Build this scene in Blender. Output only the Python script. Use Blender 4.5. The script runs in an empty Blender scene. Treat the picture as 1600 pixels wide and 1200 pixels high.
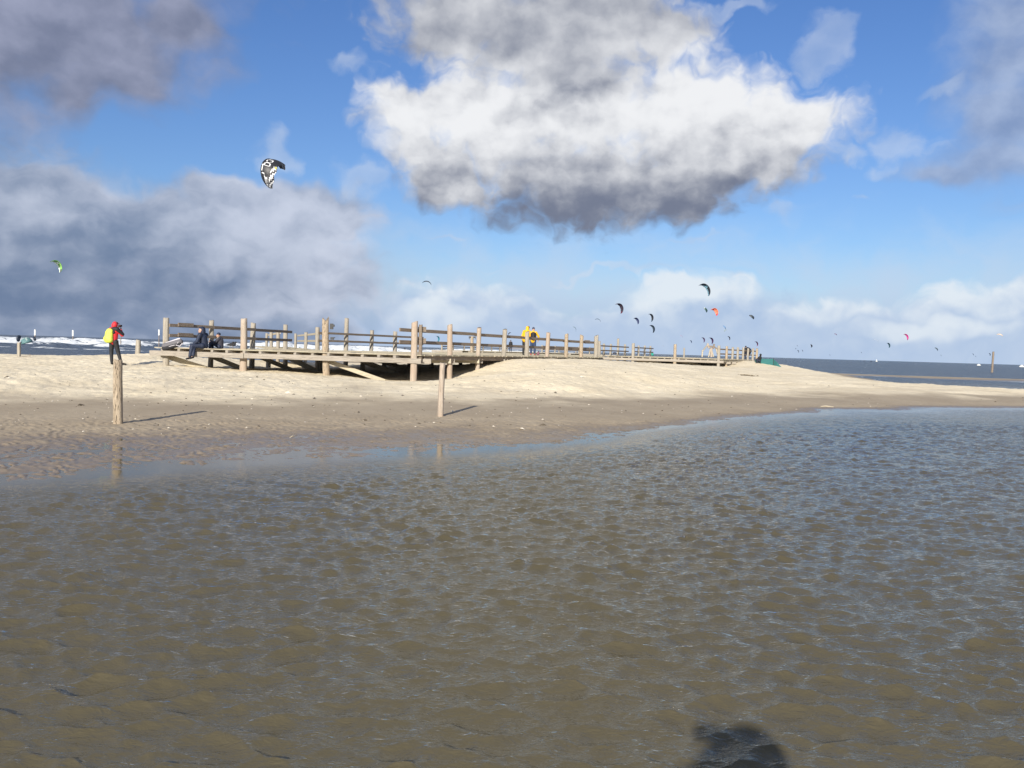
import bpy, bmesh, math, random
import numpy as np
from mathutils import Vector, Matrix, Euler
C = bpy.context.scene
COL = C.collection
R = math.radians
rnd = random.Random(7)

# ------------------------------------------------------------------ camera
F = 1340.0                                   # focal length in photograph pixels (1600 wide)
CAMZ = 1.6
PITCH, ROLL = R(2.294), R(1.701)
cam_d = bpy.data.cameras.new('camera')
cam_d.sensor_width = 36; cam_d.lens = F/1600*36
cam_d.clip_start = .05; cam_d.clip_end = 30000
cam = bpy.data.objects.new('camera', cam_d); COL.objects.link(cam)
CAMR = Matrix.Rotation(math.pi/2-PITCH, 3, 'X') @ Matrix.Rotation(ROLL, 3, 'Z')
cam.matrix_world = Matrix.Translation((0, 0, CAMZ)) @ CAMR.to_4x4()
C.camera = cam
C.render.resolution_x, C.render.resolution_y = 1024, 768
C.render.engine = 'CYCLES'
def ray(px, py):
    return (CAMR @ Vector((px-800, 600-py, -F))).normalized()
def at(px, py, z):                            # where a pixel's ray meets height z
    d = ray(px, py); t = (z-CAMZ)/d.z
    return Vector((d.x*t, d.y*t, z))
def atY(px, py, Y):                           # where a pixel's ray meets depth Y
    d = ray(px, py); t = Y/d.y
    return Vector((d.x*t, Y, CAMZ+d.z*t))

# ------------------------------------------------------------------ light
SUN_EL, SUN_AZ = 22.5, 14.0                   # light travels towards +Y, a little to the right
C.view_settings.view_transform = 'Standard'; C.view_settings.look = 'None'
C.view_settings.exposure = 0.42; C.view_settings.gamma = 1.0
travel = Vector((math.sin(R(SUN_AZ))*math.cos(R(SUN_EL)), math.cos(R(SUN_AZ))*math.cos(R(SUN_EL)), -math.sin(R(SUN_EL))))
sd = bpy.data.lights.new('sun', 'SUN'); sd.energy = 5.0; sd.angle = R(.7); sd.color = (1, .93, .82)
so = bpy.data.objects.new('sun', sd); COL.objects.link(so)
so.rotation_euler = travel.to_track_quat('-Z', 'Y').to_euler()

class NT:
    """tiny helper for node trees"""
    def __init__(s, tree): s.t = tree; s.n = tree.nodes; s.l = tree.links
    def node(s, typ, **kw):
        n = s.n.new(typ)
        for k, v in kw.items(): setattr(n, k, v)
        return n
    def put(s, sock, v):
        if isinstance(v, bpy.types.NodeSocket): s.l.new(v, sock)
        elif v is not None: sock.default_value = v
    def m(s, op, a, b=None, c=None, clamp=False):
        n = s.n.new('ShaderNodeMath'); n.operation = op; n.use_clamp = clamp
        s.put(n.inputs[0], a); s.put(n.inputs[1], b); s.put(n.inputs[2], c)
        return n.outputs[0]
    def v(s, op, a, b=None, out=0):
        n = s.n.new('ShaderNodeVectorMath'); n.operation = op
        s.put(n.inputs[0], a); s.put(n.inputs[1], b)
        return n.outputs[out]
    def ramp(s, x, a, b, lo=0., hi=1., smooth=True):
        n = s.n.new('ShaderNodeMapRange'); n.interpolation_type = 'SMOOTHSTEP' if smooth else 'LINEAR'
        s.put(n.inputs[0], x); s.put(n.inputs[1], a); s.put(n.inputs[2], b); s.put(n.inputs[3], lo); s.put(n.inputs[4], hi)
        return n.outputs[0]
    def mix(s, f, a, b, mode='MIX'):
        n = s.n.new('ShaderNodeMix'); n.data_type = 'RGBA'; n.blend_type = mode
        def c4(x): return (*x, 1) if isinstance(x, tuple) and len(x) == 3 else x
        s.put(n.inputs[0], f); s.put(n.inputs[6], c4(a)); s.put(n.inputs[7], c4(b))
        return n.outputs[2]
    dim = '3D'
    def noise(s, vec, scale=5, detail=4, rough=.5, dist=0, out=0):
        n = s.n.new('ShaderNodeTexNoise'); n.noise_dimensions = s.dim
        s.put(n.inputs['Vector'], vec); s.put(n.inputs['Scale'], scale); s.put(n.inputs['Detail'], detail)
        s.put(n.inputs['Roughness'], rough); s.put(n.inputs['Distortion'], dist)
        return n.outputs[out]
    def mapping(s, vec, loc=(0, 0, 0), rot=(0, 0, 0), scale=(1, 1, 1), typ='POINT'):
        n = s.n.new('ShaderNodeMapping'); n.vector_type = typ
        s.put(n.inputs[0], vec); n.inputs[1].default_value = loc; n.inputs[2].default_value = rot; n.inputs[3].default_value = scale
        return n.outputs[0]

# ------------------------------------------------------------------ sky
def build_world():
    w = bpy.data.worlds.new('World'); C.world = w; w.use_nodes = True
    T = NT(w.node_tree); T.n.clear(); T.dim = '2D'
    out = T.node('ShaderNodeOutputWorld'); bg = T.node('ShaderNodeBackground'); bg.inputs[1].default_value = .093
    T.l.new(bg.outputs[0], out.inputs[0])
    sky = T.node('ShaderNodeTexSky', sky_type='NISHITA'); sky.sun_disc = False
    sky.sun_elevation = R(SUN_EL); sky.sun_rotation = math.atan2(-travel.x, -travel.y)
    sky.air_density = 1.1; sky.dust_density = .35; sky.ozone_density = 2.2; sky.altitude = 0
    D = T.node('ShaderNodeTexCoord').outputs['Generated']
    sep = T.node('ShaderNodeSeparateXYZ'); T.l.new(D, sep.inputs[0])
    # azimuth (0 = straight ahead, right positive) and elevation, in units of 4.28 degrees
    az = T.m('MULTIPLY', T.m('ARCTAN2', sep.outputs[0], sep.outputs[1]), 13.4)
    el = T.m('MULTIPLY', T.m('ARCSINE', sep.outputs[2]), 13.4)
    cm = T.node('ShaderNodeCombineXYZ'); T.l.new(az, cm.inputs[0]); T.l.new(el, cm.inputs[1])
    P0 = cm.outputs[0]
    # billow warp
    w1 = T.v('SUBTRACT', T.noise(P0, .9, 3, .55, out=1), (.5, .5, .5))
    w2 = T.v('SUBTRACT', T.noise(P0, 3.2, 4, .6, out=1), (.5, .5, .5))
    def sc(v, k):
        n = T.node('ShaderNodeVectorMath', operation='SCALE'); T.l.new(v, n.inputs[0]); n.inputs[3].default_value = k
        return n.outputs[0]
    Pw = T.v('ADD', T.v('ADD', P0, sc(w1, 1.0)), sc(w2, .17))
    Pflat = T.v('MULTIPLY', Pw, (1, 1.55, 1))
    LOFF = (-.16, .26, 0)
    n1 = T.noise(Pflat, .95, 9, .52)
    nb = T.noise(T.v('ADD', T.v('MULTIPLY', Pw, (.75, 2.7, 1)), (4, 9, 1)), .95, 6, .5)
    Psh = T.v('MULTIPLY', T.v('ADD', P0, sc(w2, .14)), (1, 1.35, 1))
    n1r = T.noise(Psh, 1.25, 6, .5)
    n1s = T.noise(T.v('ADD', Psh, LOFF), 1.25, 4, .45)
    n2 = T.noise(T.v('ADD', T.v('MULTIPLY', P0, (1, 1.6, 1)), (7, 3, 2)), .42, 4, .5)
    vor = T.node('ShaderNodeTexVoronoi', feature='SMOOTH_F1', voronoi_dimensions='2D'); vor.inputs['Scale'].default_value = 2.6
    vor.inputs['Smoothness'].default_value = .6; vor.inputs['Detail'].default_value = 2.5; T.l.new(Pw, vor.inputs['Vector'])
    vorv = vor.outputs['Distance']
    relief = T.m('SUBTRACT', n1r, n1s)
    last = [None]
    def chain(P, val):                        # a link too small to matter, that makes Cycles evaluate the blobs one after the other
        n = T.node('ShaderNodeVectorMath', operation='MULTIPLY_ADD')
        T.l.new(val, n.inputs[0]); n.inputs[1].default_value = (1e-7, 1e-7, 1e-7); T.l.new(P, n.inputs[2]); return n.outputs[0]
    def blobs(lst, P, k=.25):
        """lst: (px, py, rx, ry, rot degrees) in photograph pixels; 1 in the middle, 0 on the rim"""
        acc = None
        for b in lst:
            if last[0] is not None: P = chain(P, last[0])
            d = ray(b[0], b[1])
            c = (math.atan2(d.x, d.y)*13.4, math.asin(d.z)*13.4, 0)
            rot = b[4] if len(b) > 4 else 0
            L = T.v('LENGTH', T.mapping(P, c, (0, 0, R(rot)), (b[2]/100, b[3]/100, 1), 'TEXTURE'), out=1)
            acc = L if acc is None else T.m('SMOOTH_MIN', acc, L, k)
            last[0] = acc
        return T.m('SUBTRACT', 1, acc)
    Pm = T.v('ADD', P0, sc(w1, .7))
    nz = T.m('SUBTRACT', n1, .5); nz2 = T.m('SUBTRACT', n2, .5)
    pf = T.m('SUBTRACT', .42, vorv); nbz = T.m('SUBTRACT', nb, .5); nsh = T.m('SUBTRACT', n1r, .5)
    col = T.mix(1, sky.outputs[0], T.mix(T.ramp(el, 2, 9.5, smooth=False), (.53, .665, .93), (.365, .58, .98)), 'MULTIPLY')
    # paler air towards the horizon
    def over(base, alpha, c): return T.mix(alpha, base, c)
    def layer(base, dens, soft, bright, dark, light, opac=1.0):
        a = T.m('MULTIPLY', T.ramp(dens, 0, soft), opac)
        c = T.mix(T.ramp(bright, -.45, 1.2), dark, light)
        return over(base, a, c)
    def S(a, *t):                             # a + sum of (value, factor) pairs
        for x in t: a = T.m('MULTIPLY_ADD', x[0], x[1], a)
        return a
    def K(x, k): return (x, k)
    def KK(x, k): return T.m('MULTIPLY', x, k)
    def after(x): return T.m('MULTIPLY_ADD', last[0], 1e-7, x)
    # 1 thin pale veil low over the whole horizon
    veil = T.ramp(S(el, K(nz, 1.6)), 2.2, .2)
    col = over(col, KK(veil, .95), T.mix(T.ramp(az, -6.5, -.5), (1.35, 1.95, 3.1), T.mix(T.ramp(el, 0, 1.1), (3.2, 4.2, 5.9), (4.3, 5.3, 6.7))))
    # 2 row of far cumulus tops along the horizon
    hz = blobs([(735, 520, 190, 88), (620, 560, 260, 76), (1090, 530, 180, 104), (1020, 545, 230, 75), (1300, 545, 260, 86), (1560, 530, 170, 100), (1440, 560, 320, 92), (900, 570, 420, 64), (1800, 530, 300, 110), (300, 560, 330, 80)], Pm)
    tops = blobs([(735, 450, 95, 30), (1080, 455, 110, 30), (1000, 475, 90, 30), (1520, 462, 120, 34), (1300, 480, 130, 16), (680, 490, 90, 22), (1460, 510, 120, 14), (900, 475, 120, 14)], Pm)
    hzd = S(hz, K(nz, .55), K(pf, .16))
    hzb = S(.10, K(T.m('MULTIPLY', S(0., K(relief, 2.0), K(nbz, .7), K(nsh, .5)), T.ramp(el, .1, 1.1)), 1.), K(pf, .2), K(T.ramp(after(el), .5, 1.4), .45), K(T.ramp(tops, -.3, .8), .75), K(T.ramp(after(az), -1.0, -5.5), -.5))
    col = layer(col, hzd, .30, hzb, (3.3, 4.35, 6.1), (6.2, 6.75, 7.3), .92)
    # 3 long lavender bank on the left, slate blue underneath
    bank = blobs([(60, 420, 330, 190), (-150, 400, 300, 190), (250, 430, 320, 160, -6), (400, 410, 250, 120, -5), (490, 335, 150, 60, -4), (100, 312, 260, 60, -4), (390, 322, 200, 48, -5), (-80, 540, 500, 130), (150, 540, 480, 95)], Pm)
    bankd = S(bank, K(nz, .50), K(nz2, .3), K(pf, .10))
    lit = blobs([(60, 335, 60, 26), (350, 352, 130, 34, -8), (480, 325, 140, 40, -8), (440, 385, 170, 34, -5), (540, 430, 130, 50), (460, 490, 120, 22), (580, 480, 120, 60)], Pw)
    drk = blobs([(60, 440, 300, 66), (-100, 420, 300, 90), (270, 450, 260, 54), (160, 385, 170, 44), (150, 505, 380, 56)], Pm)
    bb = S(.34, K(relief, .8), K(nbz, .7), K(nsh, .1), K(nz2, .35), K(T.ramp(lit, -.7, .9), .42), K(T.ramp(drk, -.9, .8), -.34), K(T.ramp(after(az), -6.5, -2), .10))
    col = layer(col, bankd, .42, bb, (1.25, 1.75, 2.8), (4.9, 5.3, 6.3), .95)
    # 4 big cumulus in the middle
    big = blobs([(640, 185, 105, 62), (760, 190, 190, 110), (900, 170, 240, 130), (1080, 190, 220, 125, -8), (1230, 195, 130, 78, -6), (860, 60, 240, 130), (720, 20, 170, 115), (1040, 60, 120, 70), (900, 290, 230, 104), (1070, 285, 140, 84, 14), (980, 300, 140, 70), (1180, 240, 130, 70), (700, 290, 80, 42), (655, 235, 90, 50), (690, 262, 110, 56), (960, 40, 130, 90), (780, -140, 420, 170)], Pm, .3)
    bigd = S(big, K(nz, .58), K(pf, .26))
    bl = blobs([(620, 195, 110, 62), (760, 205, 150, 60), (900, 190, 120, 50), (1010, 175, 130, 60), (1130, 150, 150, 56, -14), (1260, 180, 110, 62), (740, 140, 50, 50), (690, 290, 80, 26)], Pm)
    bu = blobs([(860, 50, 220, 85), (620, 30, 200, 90), (760, 60, 150, 70), (890, 120, 110, 50), (1000, 20, 130, 50)], Pm)
    grade = T.ramp(S(after(el), K(nsh, .5), K(nz2, .5), K(relief, .5)), 1.95, 3.95, smooth=False)
    lb = S(-.36, K(relief, 1.0), K(nsh, .0), K(grade, 1.38), K(T.ramp(bl, -1.0, .9), .34), K(T.ramp(bu, -.9, .8), -.78))
    col = layer(col, bigd, .50, lb, (1.45, 1.68, 2.35), (7.0, 7.1, 7.3))
    # 5 soft grey cloud top left, and one top right
    tl = blobs([(90, 30, 270, 110), (-80, 60, 250, 150), (180, 110, 130, 85), (110, 150, 70, 60), (280, 40, 100, 60), (-100, -120, 480, 200)], Pm)
    tld = S(tl, K(nz, .75), K(nz2, .3))
    tb = S(.26, K(relief, 1.2), K(nz, .4), K(nz2, .9))
    col = layer(col, tld, .70, tb, (1.35, 1.55, 2.3), (3.2, 3.4, 4.5), .94)
    tr = blobs([(1600, 90, 130, 150), (1570, 180, 110, 90), (1700, 30, 200, 260), (1560, 250, 120, 40), (1480, 265, 80, 22)], Pm)
    trd = S(tr, K(nz, .8))
    col = layer(col, trd, .80, S(.35, K(relief, 1.4), K(nz, .8)), (1.7, 2.3, 3.8), (3.8, 4.5, 5.9), .82)
    # 6 torn wisps
    wi = blobs([(1280, 70, 60, 38, 45), (1410, 215, 55, 34, -40), (1462, 155, 38, 14), (1232, 320, 45, 20), (1362, 312, 28, 11), (1110, 376, 70, 7), (560, 285, 55, 28, -10), (900, 430, 200, 8), (545, 105, 46, 22), (700, 376, 30, 8), (440, 250, 50, 30, -60), (1150, 10, 80, 14), (1330, 235, 50, 22), (1395, 255, 30, 14)], Pw, .12)
    wid = S(wi, K(nz, 1.9), K(nbz, .8))
    col = layer(col, wid, .85, S(.55, K(relief, 1.5)), (2.8, 3.7, 5.4), (5.6, 6.1, 6.9), .40)
    # 7 broken clouds over the rest of the sky, out of this view, that the water mirrors
    up = T.ramp(el, 6.3, 8.2)
    side = T.m('MAXIMUM', T.ramp(T.m('ABSOLUTE', az), 9.6, 12.5), up)
    gen = T.m('MULTIPLY', T.ramp(S(n2, K(nz, .5)), .40, .58), side)
    col = over(col, KK(gen, .85), T.mix(T.m('MULTIPLY_ADD', relief, 4., .5, clamp=True), (2.0, 2.3, 3.1), (5.4, 5.6, 6.1)))
    T.l.new(col, bg.inputs[0])
    w.cycles.sampling_method = 'MANUAL'; w.cycles.sample_map_resolution = 512
build_world()

# ------------------------------------------------------------------ numpy noise
def fft_tile(n, beta, seed, lo=1.5):
    g = np.random.default_rng(seed)
    f = np.fft.fftfreq(n)*n
    kx, ky = np.meshgrid(f, f, indexing='ij'); k = np.hypot(kx, ky); k[0, 0] = 1
    a = np.where(k > lo, k**(-beta), 0)*np.exp(1j*g.uniform(0, 2*np.pi, (n, n)))
    h = np.real(np.fft.ifft2(a)); return ((h-h.mean())/h.std()).astype(np.float32)
TILE = fft_tile(512, 1.7, 3, 3); TILE2 = fft_tile(512, 1.9, 11, 6)
def sample(t, x, y):
    n = t.shape[0]; x = np.mod(x, n); y = np.mod(y, n)
    i = np.floor(x).astype(int); j = np.floor(y).astype(int); fx = x-i; fy = y-j
    i %= n; j %= n; i2 = (i+1) % n; j2 = (j+1) % n
    return (t[i, j]*(1-fx)*(1-fy)+t[i2, j]*fx*(1-fy)+t[i, j2]*(1-fx)*fy+t[i2, j2]*fx*fy)
def nz(x, y, wl, t=TILE, o=0):               # noise whose lumps are about wl metres wide
    k = 512/(wl*8)
    return sample(t, (x*.921+y*.389)*k+o*37.7, (-x*.389+y*.921)*k+o*91.3)
def sstep(a, b, x):
    t = np.clip((x-a)/(b-a), 0, 1); return t*t*(3-2*t)

# ------------------------------------------------------------------ terrain heights
CP = []
for px, py in [(-300, 775), (-120, 766), (0, 757), (150, 746), (300, 736), (470, 724), (640, 713), (800, 706), (950, 690), (1060, 667), (1130, 655), (1210, 647), (1300, 640), (1450, 637), (1600, 638), (1800, 640)]:
    p = at(px, py, 0); CP.append((p.x, p.y, -.012)); q = at(px, py+24, 0); CP.append((q.x, q.y, -.07))
for px, py, z in [(-300, 700, .025), (0, 705, .004), (0, 730, .000), (200, 722, .000), (350, 712, .001), (150, 690, .007), (300, 686, .008), (480, 686, .006), (560, 702, .000), (700, 680, .008), (850, 680, .02),
    (-200, 660, .07), (20, 660, .06), (184, 662, .055), (400, 655, .06), (560, 655, .06), (689, 651, .07), (820, 650, .08), (960, 650, .09), (1060, 640, .1), (1150, 634, .12), (1300, 627, .12), (1450, 625, .12), (1600, 626, .12), (1750, 628, .12),
    (-200, 618, .22), (20, 618, .22), (200, 620, .22), (400, 622, .22), (600, 624, .21), (760, 622, .22), (900, 618, .24), (1000, 614, .26), (1150, 611, .25), (1300, 615, .22), (1400, 616, .22), (1500, 617, .21), (1600, 617, .21), (1750, 619, .2),
    (-200, 590, .42), (20, 590, .42), (180, 590, .42), (350, 595, .38), (500, 600, .3), (620, 607, .24), (850, 600, .5), (850, 580, .85), (940, 598, .5), (1000, 598, .48), (1000, 582, .82), (1150, 598, .42), (1150, 585, .56), (1240, 590, .48), (1300, 598, .42),
    (20, 570, .5), (180, 570, .5), (20, 557, .5), (180, 557, .5), (-200, 562, .5)]:
    p = at(px, py, z); CP.append(tuple(p))
CP += [(-13.8, 34, .58), (-10.5, 34, .5), (-7.3, 34, .38), (-3.8, 33.4, .2), (-2.7, 35.6, .26), (-1.6, 37.9, .66), (-.5, 40.1, 1.15), (.6, 42.4, 1.17),
    (1.7, 44.6, 1.15), (2.85, 46.9, 1.14), (5, 51.4, 1.12), (-8, 40, .42), (-5, 40, .38), (-11, 42, .34), (-4, 45, .46), (-7, 48, .46), (-1, 50, .7), (-13, 38, .42),
    (-17, 42, .86), (-16, 38, .7), (-20, 40, .62), (-22, 46, .6), (-14, 50, .5), (-9, 52, .4), (-25, 52, .45), (-35, 50, .45), (-45, 48, .45), (-30, 58, .2), (-15, 60, .2), (0, 62, .5),
    (9, 79.5, .85), (12, 78.5, .82), (15, 77.6, .74), (18.8, 77, .5), (19.8, 79.5, .66), (21.2, 82, .86), (23.5, 85.5, 1.16), (25.5, 88, 1.1), (27, 84, .85), (9, 62, .9), (14, 62, .8), (5, 70, .7), (10, 90, .5), (20, 95, .7), (26, 95, .6), (20, 70, .62),
    (25.2, 76, .58), (24, 64, .44), (22, 49, .38), (23, 44, .38), (25, 42, .40), (31, 41, .38), (30, 37, .3),
    (31, 78, -.05), (29, 66, -.12), (27.5, 54, -.15), (29, 49, -.15), (34, 47, -.15), (45, 45, -.15), (60, 60, -.25), (40, 65, -.25), (45, 76, -.04), (33, 96, .07), (38, 92, .06), (47, 92, .06), (56, 92, .05), (64, 90, .03), (80, 88, .03), (32, 86, .02), (40, 84, .03), (53, 86, -.0),
    (30, 110, -.1), (45, 106, -.2), (60, 104, -.2), (80, 102, -.2), (15, 112, .3), (0, 112, .3), (-10, 110, .2), (8, 140, .1), (-10, 85, .2), (0, 85, .4),
    (-20, 68, -.05), (-35, 68, -.05), (-50, 68, -.05), (-70, 60, 0), (-25, 74, -.2), (-45, 74, -.2), (-60, 74, -.2), (-20, 85, -.15), (-30, 100, -.5), (-60, 100, -.6), (-15, 130, -.6), (20, 160, -.8), (60, 130, -.8), (100, 110, -.8),
    (0, 6, -.25), (4, 10, -.22), (-5, 6, -.2), (10, 8, -.3), (10, 16, -.25), (18, 20, -.25), (30, 25, -.25), (40, 20, -.3), (20, 5, -.3), (0, 2.4, -.18), (-10, 3, -.12), (0, .8, -.05), (3, 0, 0), (-3, 0, 0), (0, -3, .12), (-12, -4, .12), (12, -4, .1), (30, -6, .1), (-30, -6, .2), (0, -30, .8), (40, -30, .8), (-40, -30, .8),
    (-40, 20, .15), (-40, 12, .0), (60, 40, -.2), (60, 25, -.3), (-60, 40, .4), (-80, 50, .3), (-90, 70, -.3)]
CPA = np.array(CP); KC = .8
def _k(x, y): return np.sqrt((x[:, None]-CPA[None, :, 0])**2+(y[:, None]-CPA[None, :, 1])**2+KC*KC)
_A = _k(CPA[:, 0], CPA[:, 1]); _n = len(CPA)
_M = np.zeros((_n+1, _n+1)); _M[:_n, :_n] = _A-np.eye(_n)*.35; _M[:_n, _n] = 1; _M[_n, :_n] = 1
_W = np.linalg.solve(_M, np.append(CPA[:, 2], 0))
def height(x, y, detail=True):
    x = np.asarray(x, float).ravel(); y = np.asarray(y, float).ravel(); z = np.empty_like(x)
    for i in range(0, len(x), 20000):
        z[i:i+20000] = _k(x[i:i+20000], y[i:i+20000])@_W[:_n]+_W[_n]
    r = np.hypot(x, y-30); f = sstep(95, 170, r); z = z*(1-f)-1.6*f
    z = np.clip(z, -1.6, 1.3)
    if detail:
        dry = sstep(.12, .35, z)
        z = z+dry*(.012*nz(x, y, 1.6)+.008*nz(x, y, .5, TILE2, 2)+.05*nz(x, y, 9, TILE, 5)*.6)
        band = sstep(-.06, -.01, z)*sstep(.13, .03, z)*sstep(60, 30, np.hypot(x, y))      # ripple marks of the wet flat
        ph = (x*.80+y*.60)*2*np.pi/.17+2.2*nz(x, y, .55, TILE, 1)+1.5*nz(x, y, 1.6, TILE2, 3)
        z = z+band*(.0060*np.sin(ph)*(1+.5*nz(x, y, .7, TILE2, 7))+.0035*nz(x, y, .35, TILE, 9)+.004*nz(x, y, 2.2, TILE2, 4)*(y < 40))
    return z
def hz1(x, y, d=False): return float(height([x], [y], d)[0])

# ------------------------------------------------------------------ materials
def mat(name):
    m = bpy.data.materials.new(name); m.use_nodes = True
    T = NT(m.node_tree); b = T.n['Principled BSDF']; return m, T, b
def attr(T, name): n = T.node('ShaderNodeAttribute'); n.attribute_name = name; return n.outputs['Fac']
def bump(T, b, h, dist, strength=1.0):
    n = T.node('ShaderNodeBump'); n.inputs['Strength'].default_value = strength; n.inputs['Distance'].default_value = dist
    T.put(n.inputs['Height'], h); T.l.new(n.outputs[0], b.inputs['Normal']); return n
def flat(name, rgb, rough=.7, var=.12, scale=8, bm=0, metal=0):
    m, T, b = mat(name)
    o = T.node('ShaderNodeTexCoord').outputs['Object']
    n = T.noise(o, scale, 5, .6)
    T.l.new(T.mix(n, tuple(c*(1-var) for c in rgb), tuple(min(1, c*(1+var)) for c in rgb)), b.inputs['Base Color'])
    b.inputs['Roughness'].default_value = rough; b.inputs['Metallic'].default_value = metal
    if bm: bump(T, b, T.noise(o, scale*2.2, 5, .6), bm)
    return m
def sand_mat():
    m, T, b = mat('sand'); P = T.node('ShaderNodeNewGeometry').outputs['Position']
    wet = attr(T, 'wet'); soak = attr(T, 'soak')
    n1 = T.noise(P, .5, 6, .6); n2 = T.noise(P, 6, 6, .65); n3 = T.noise(P, 60, 4, .7)
    st = T.noise(T.mapping(P, scale=(.25, 1.3, 1)), 1.2, 5, .6)
    dry = T.mix(T.ramp(n1, .3, .7), (.70, .60, .42), (.84, .735, .535))
    dry = T.mix(T.m('MULTIPLY', T.ramp(st, .5, .72), .45), dry, (.57, .48, .33))
    dry = T.mix(T.m('MULTIPLY', T.ramp(n2, .45, .75), .35), dry, (.86, .76, .56))
    w = T.mix(T.ramp(n1, .35, .65), (.335, .272, .190), (.39, .322, .228))
    w = T.mix(T.m('MULTIPLY', T.ramp(n2, .4, .7), .35), w, (.25, .20, .14))
    col = T.mix(wet, dry, w)
    col = T.mix(T.m('MULTIPLY', soak, .8), col, (.19, .145, .10))
    speck = T.ramp(T.noise(P, 22, 2, .5), .70, .74)
    col = T.mix(T.m('MULTIPLY', speck, .4), col, (.16, .12, .085))
    T.l.new(col, b.inputs['Base Color'])
    rg = T.m('SUBTRACT', .95, T.m('MULTIPLY', soak, .62)); T.l.new(rg, b.inputs['Roughness'])
    b.inputs['Specular IOR Level'].default_value = .35
    v = T.node('ShaderNodeTexVoronoi', feature='SMOOTH_F1'); v.inputs['Scale'].default_value = 3.1; T.l.new(P, v.inputs['Vector'])
    foot = T.m('MULTIPLY', T.ramp(v.outputs[0], 0, .42), T.m('SUBTRACT', 1, wet))
    h = T.m('ADD', T.m('MULTIPLY', foot, .55), T.m('ADD', T.m('MULTIPLY', n2, .7), T.m('MULTIPLY', n3, .10)))
    bump(T, b, T.m('MULTIPLY', h, T.ramp(wet, 0, 1, 1, .4)), .031)
    return m
def water_mat():
    m, T, b = mat('water'); P = T.node('ShaderNodeNewGeometry').outputs['Position']
    foam = attr(T, 'foam'); sea = attr(T, 'sea'); far = attr(T, 'far')
    n1 = T.noise(P, .35, 5, .6)
    lag = T.mix(n1, (.102, .087, .050), (.128, .109, .065))
    se = T.mix(n1, (.085, .112, .150), (.110, .138, .175))
    wc = T.mix(sea, lag, se)
    fn = T.noise(T.mapping(P, scale=(.22, .8, 1)), 1.1, 7, .72)
    fm = T.ramp(T.m('ADD', foam, T.m('MULTIPLY', T.m('SUBTRACT', fn, .5), 2.4)), .44, .66)
    fm = T.m('MULTIPLY', fm, T.ramp(foam, .02, .12))
    calm = attr(T, 'calm')
    rip = T.noise(T.mapping(P, rot=(0, 0, R(-18)), scale=(9, 17, 10)), 1, 3, .5, .5)
    rip2 = T.noise(T.mapping(P, rot=(0, 0, R(20)), scale=(24, 60, 10)), 1, 2, .5, .3)
    mid = T.noise(T.mapping(P, rot=(0, 0, R(-8)), scale=(1.9, 4.2, 3)), 1, 4, .5, .4)
    big = T.noise(T.mapping(P, rot=(0, 0, R(6)), scale=(.22, .7, 1)), 1, 5, .52, .3)
    def ridge(x): return T.m('SUBTRACT', 1, T.m('ABSOLUTE', T.m('MULTIPLY_ADD', x, 2., -1.)))
    h = T.m('ADD', T.m('MULTIPLY', ridge(rip), .0100), T.m('MULTIPLY', ridge(rip2), .0030))
    h = T.m('ADD', h, T.m('MULTIPLY', T.m('MULTIPLY', mid, .075), far))
    h = T.m('MULTIPLY', h, T.m('SUBTRACT', 1, T.m('MULTIPLY', calm, .93)))
    h = T.m('ADD', h, T.m('MULTIPLY', T.m('MULTIPLY', big, 2.4), sea))
    # the silt inside the water scatters light whatever the ripples do; only the skin mirrors the sky
    nb = T.node('ShaderNodeBump'); nb.inputs['Strength'].default_value = .9; nb.inputs['Distance'].default_value = 1.0; T.l.new(h, nb.inputs['Height'])
    geo_n = T.node('ShaderNodeNewGeometry').outputs['Normal']
    soft = T.v('NORMALIZE', T.v('ADD', T.v('MULTIPLY', nb.outputs[0], (.34, .34, .34)), (0, 0, .66)))
    dif = T.node('ShaderNodeBsdfDiffuse'); T.l.new(wc, dif.inputs['Color']); T.l.new(soft, dif.inputs['Normal'])
    gl = T.node('ShaderNodeBsdfGlossy'); gl.inputs['Color'].default_value = (.92, .90, .86, 1); T.l.new(nb.outputs[0], gl.inputs['Normal'])
    T.l.new(T.m('MULTIPLY_ADD', far, .12, .06), gl.inputs['Roughness'])
    fr = T.node('ShaderNodeFresnel'); fr.inputs['IOR'].default_value = 1.333; T.l.new(nb.outputs[0], fr.inputs['Normal'])
    mx = T.node('ShaderNodeMixShader'); T.l.new(fr.outputs[0], mx.inputs[0]); T.l.new(dif.outputs[0], mx.inputs[1]); T.l.new(gl.outputs[0], mx.inputs[2])
    fd = T.node('ShaderNodeBsdfDiffuse'); fd.inputs['Color'].default_value = (.74, .77, .78, 1); T.l.new(geo_n, fd.inputs['Normal'])
    m2 = T.node('ShaderNodeMixShader'); T.l.new(fm, m2.inputs[0]); T.l.new(mx.outputs[0], m2.inputs[1]); T.l.new(fd.outputs[0], m2.inputs[2])
    T.l.new(m2.outputs[0], T.n['Material Output'].inputs['Surface']); T.n.remove(b)
    return m
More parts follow.
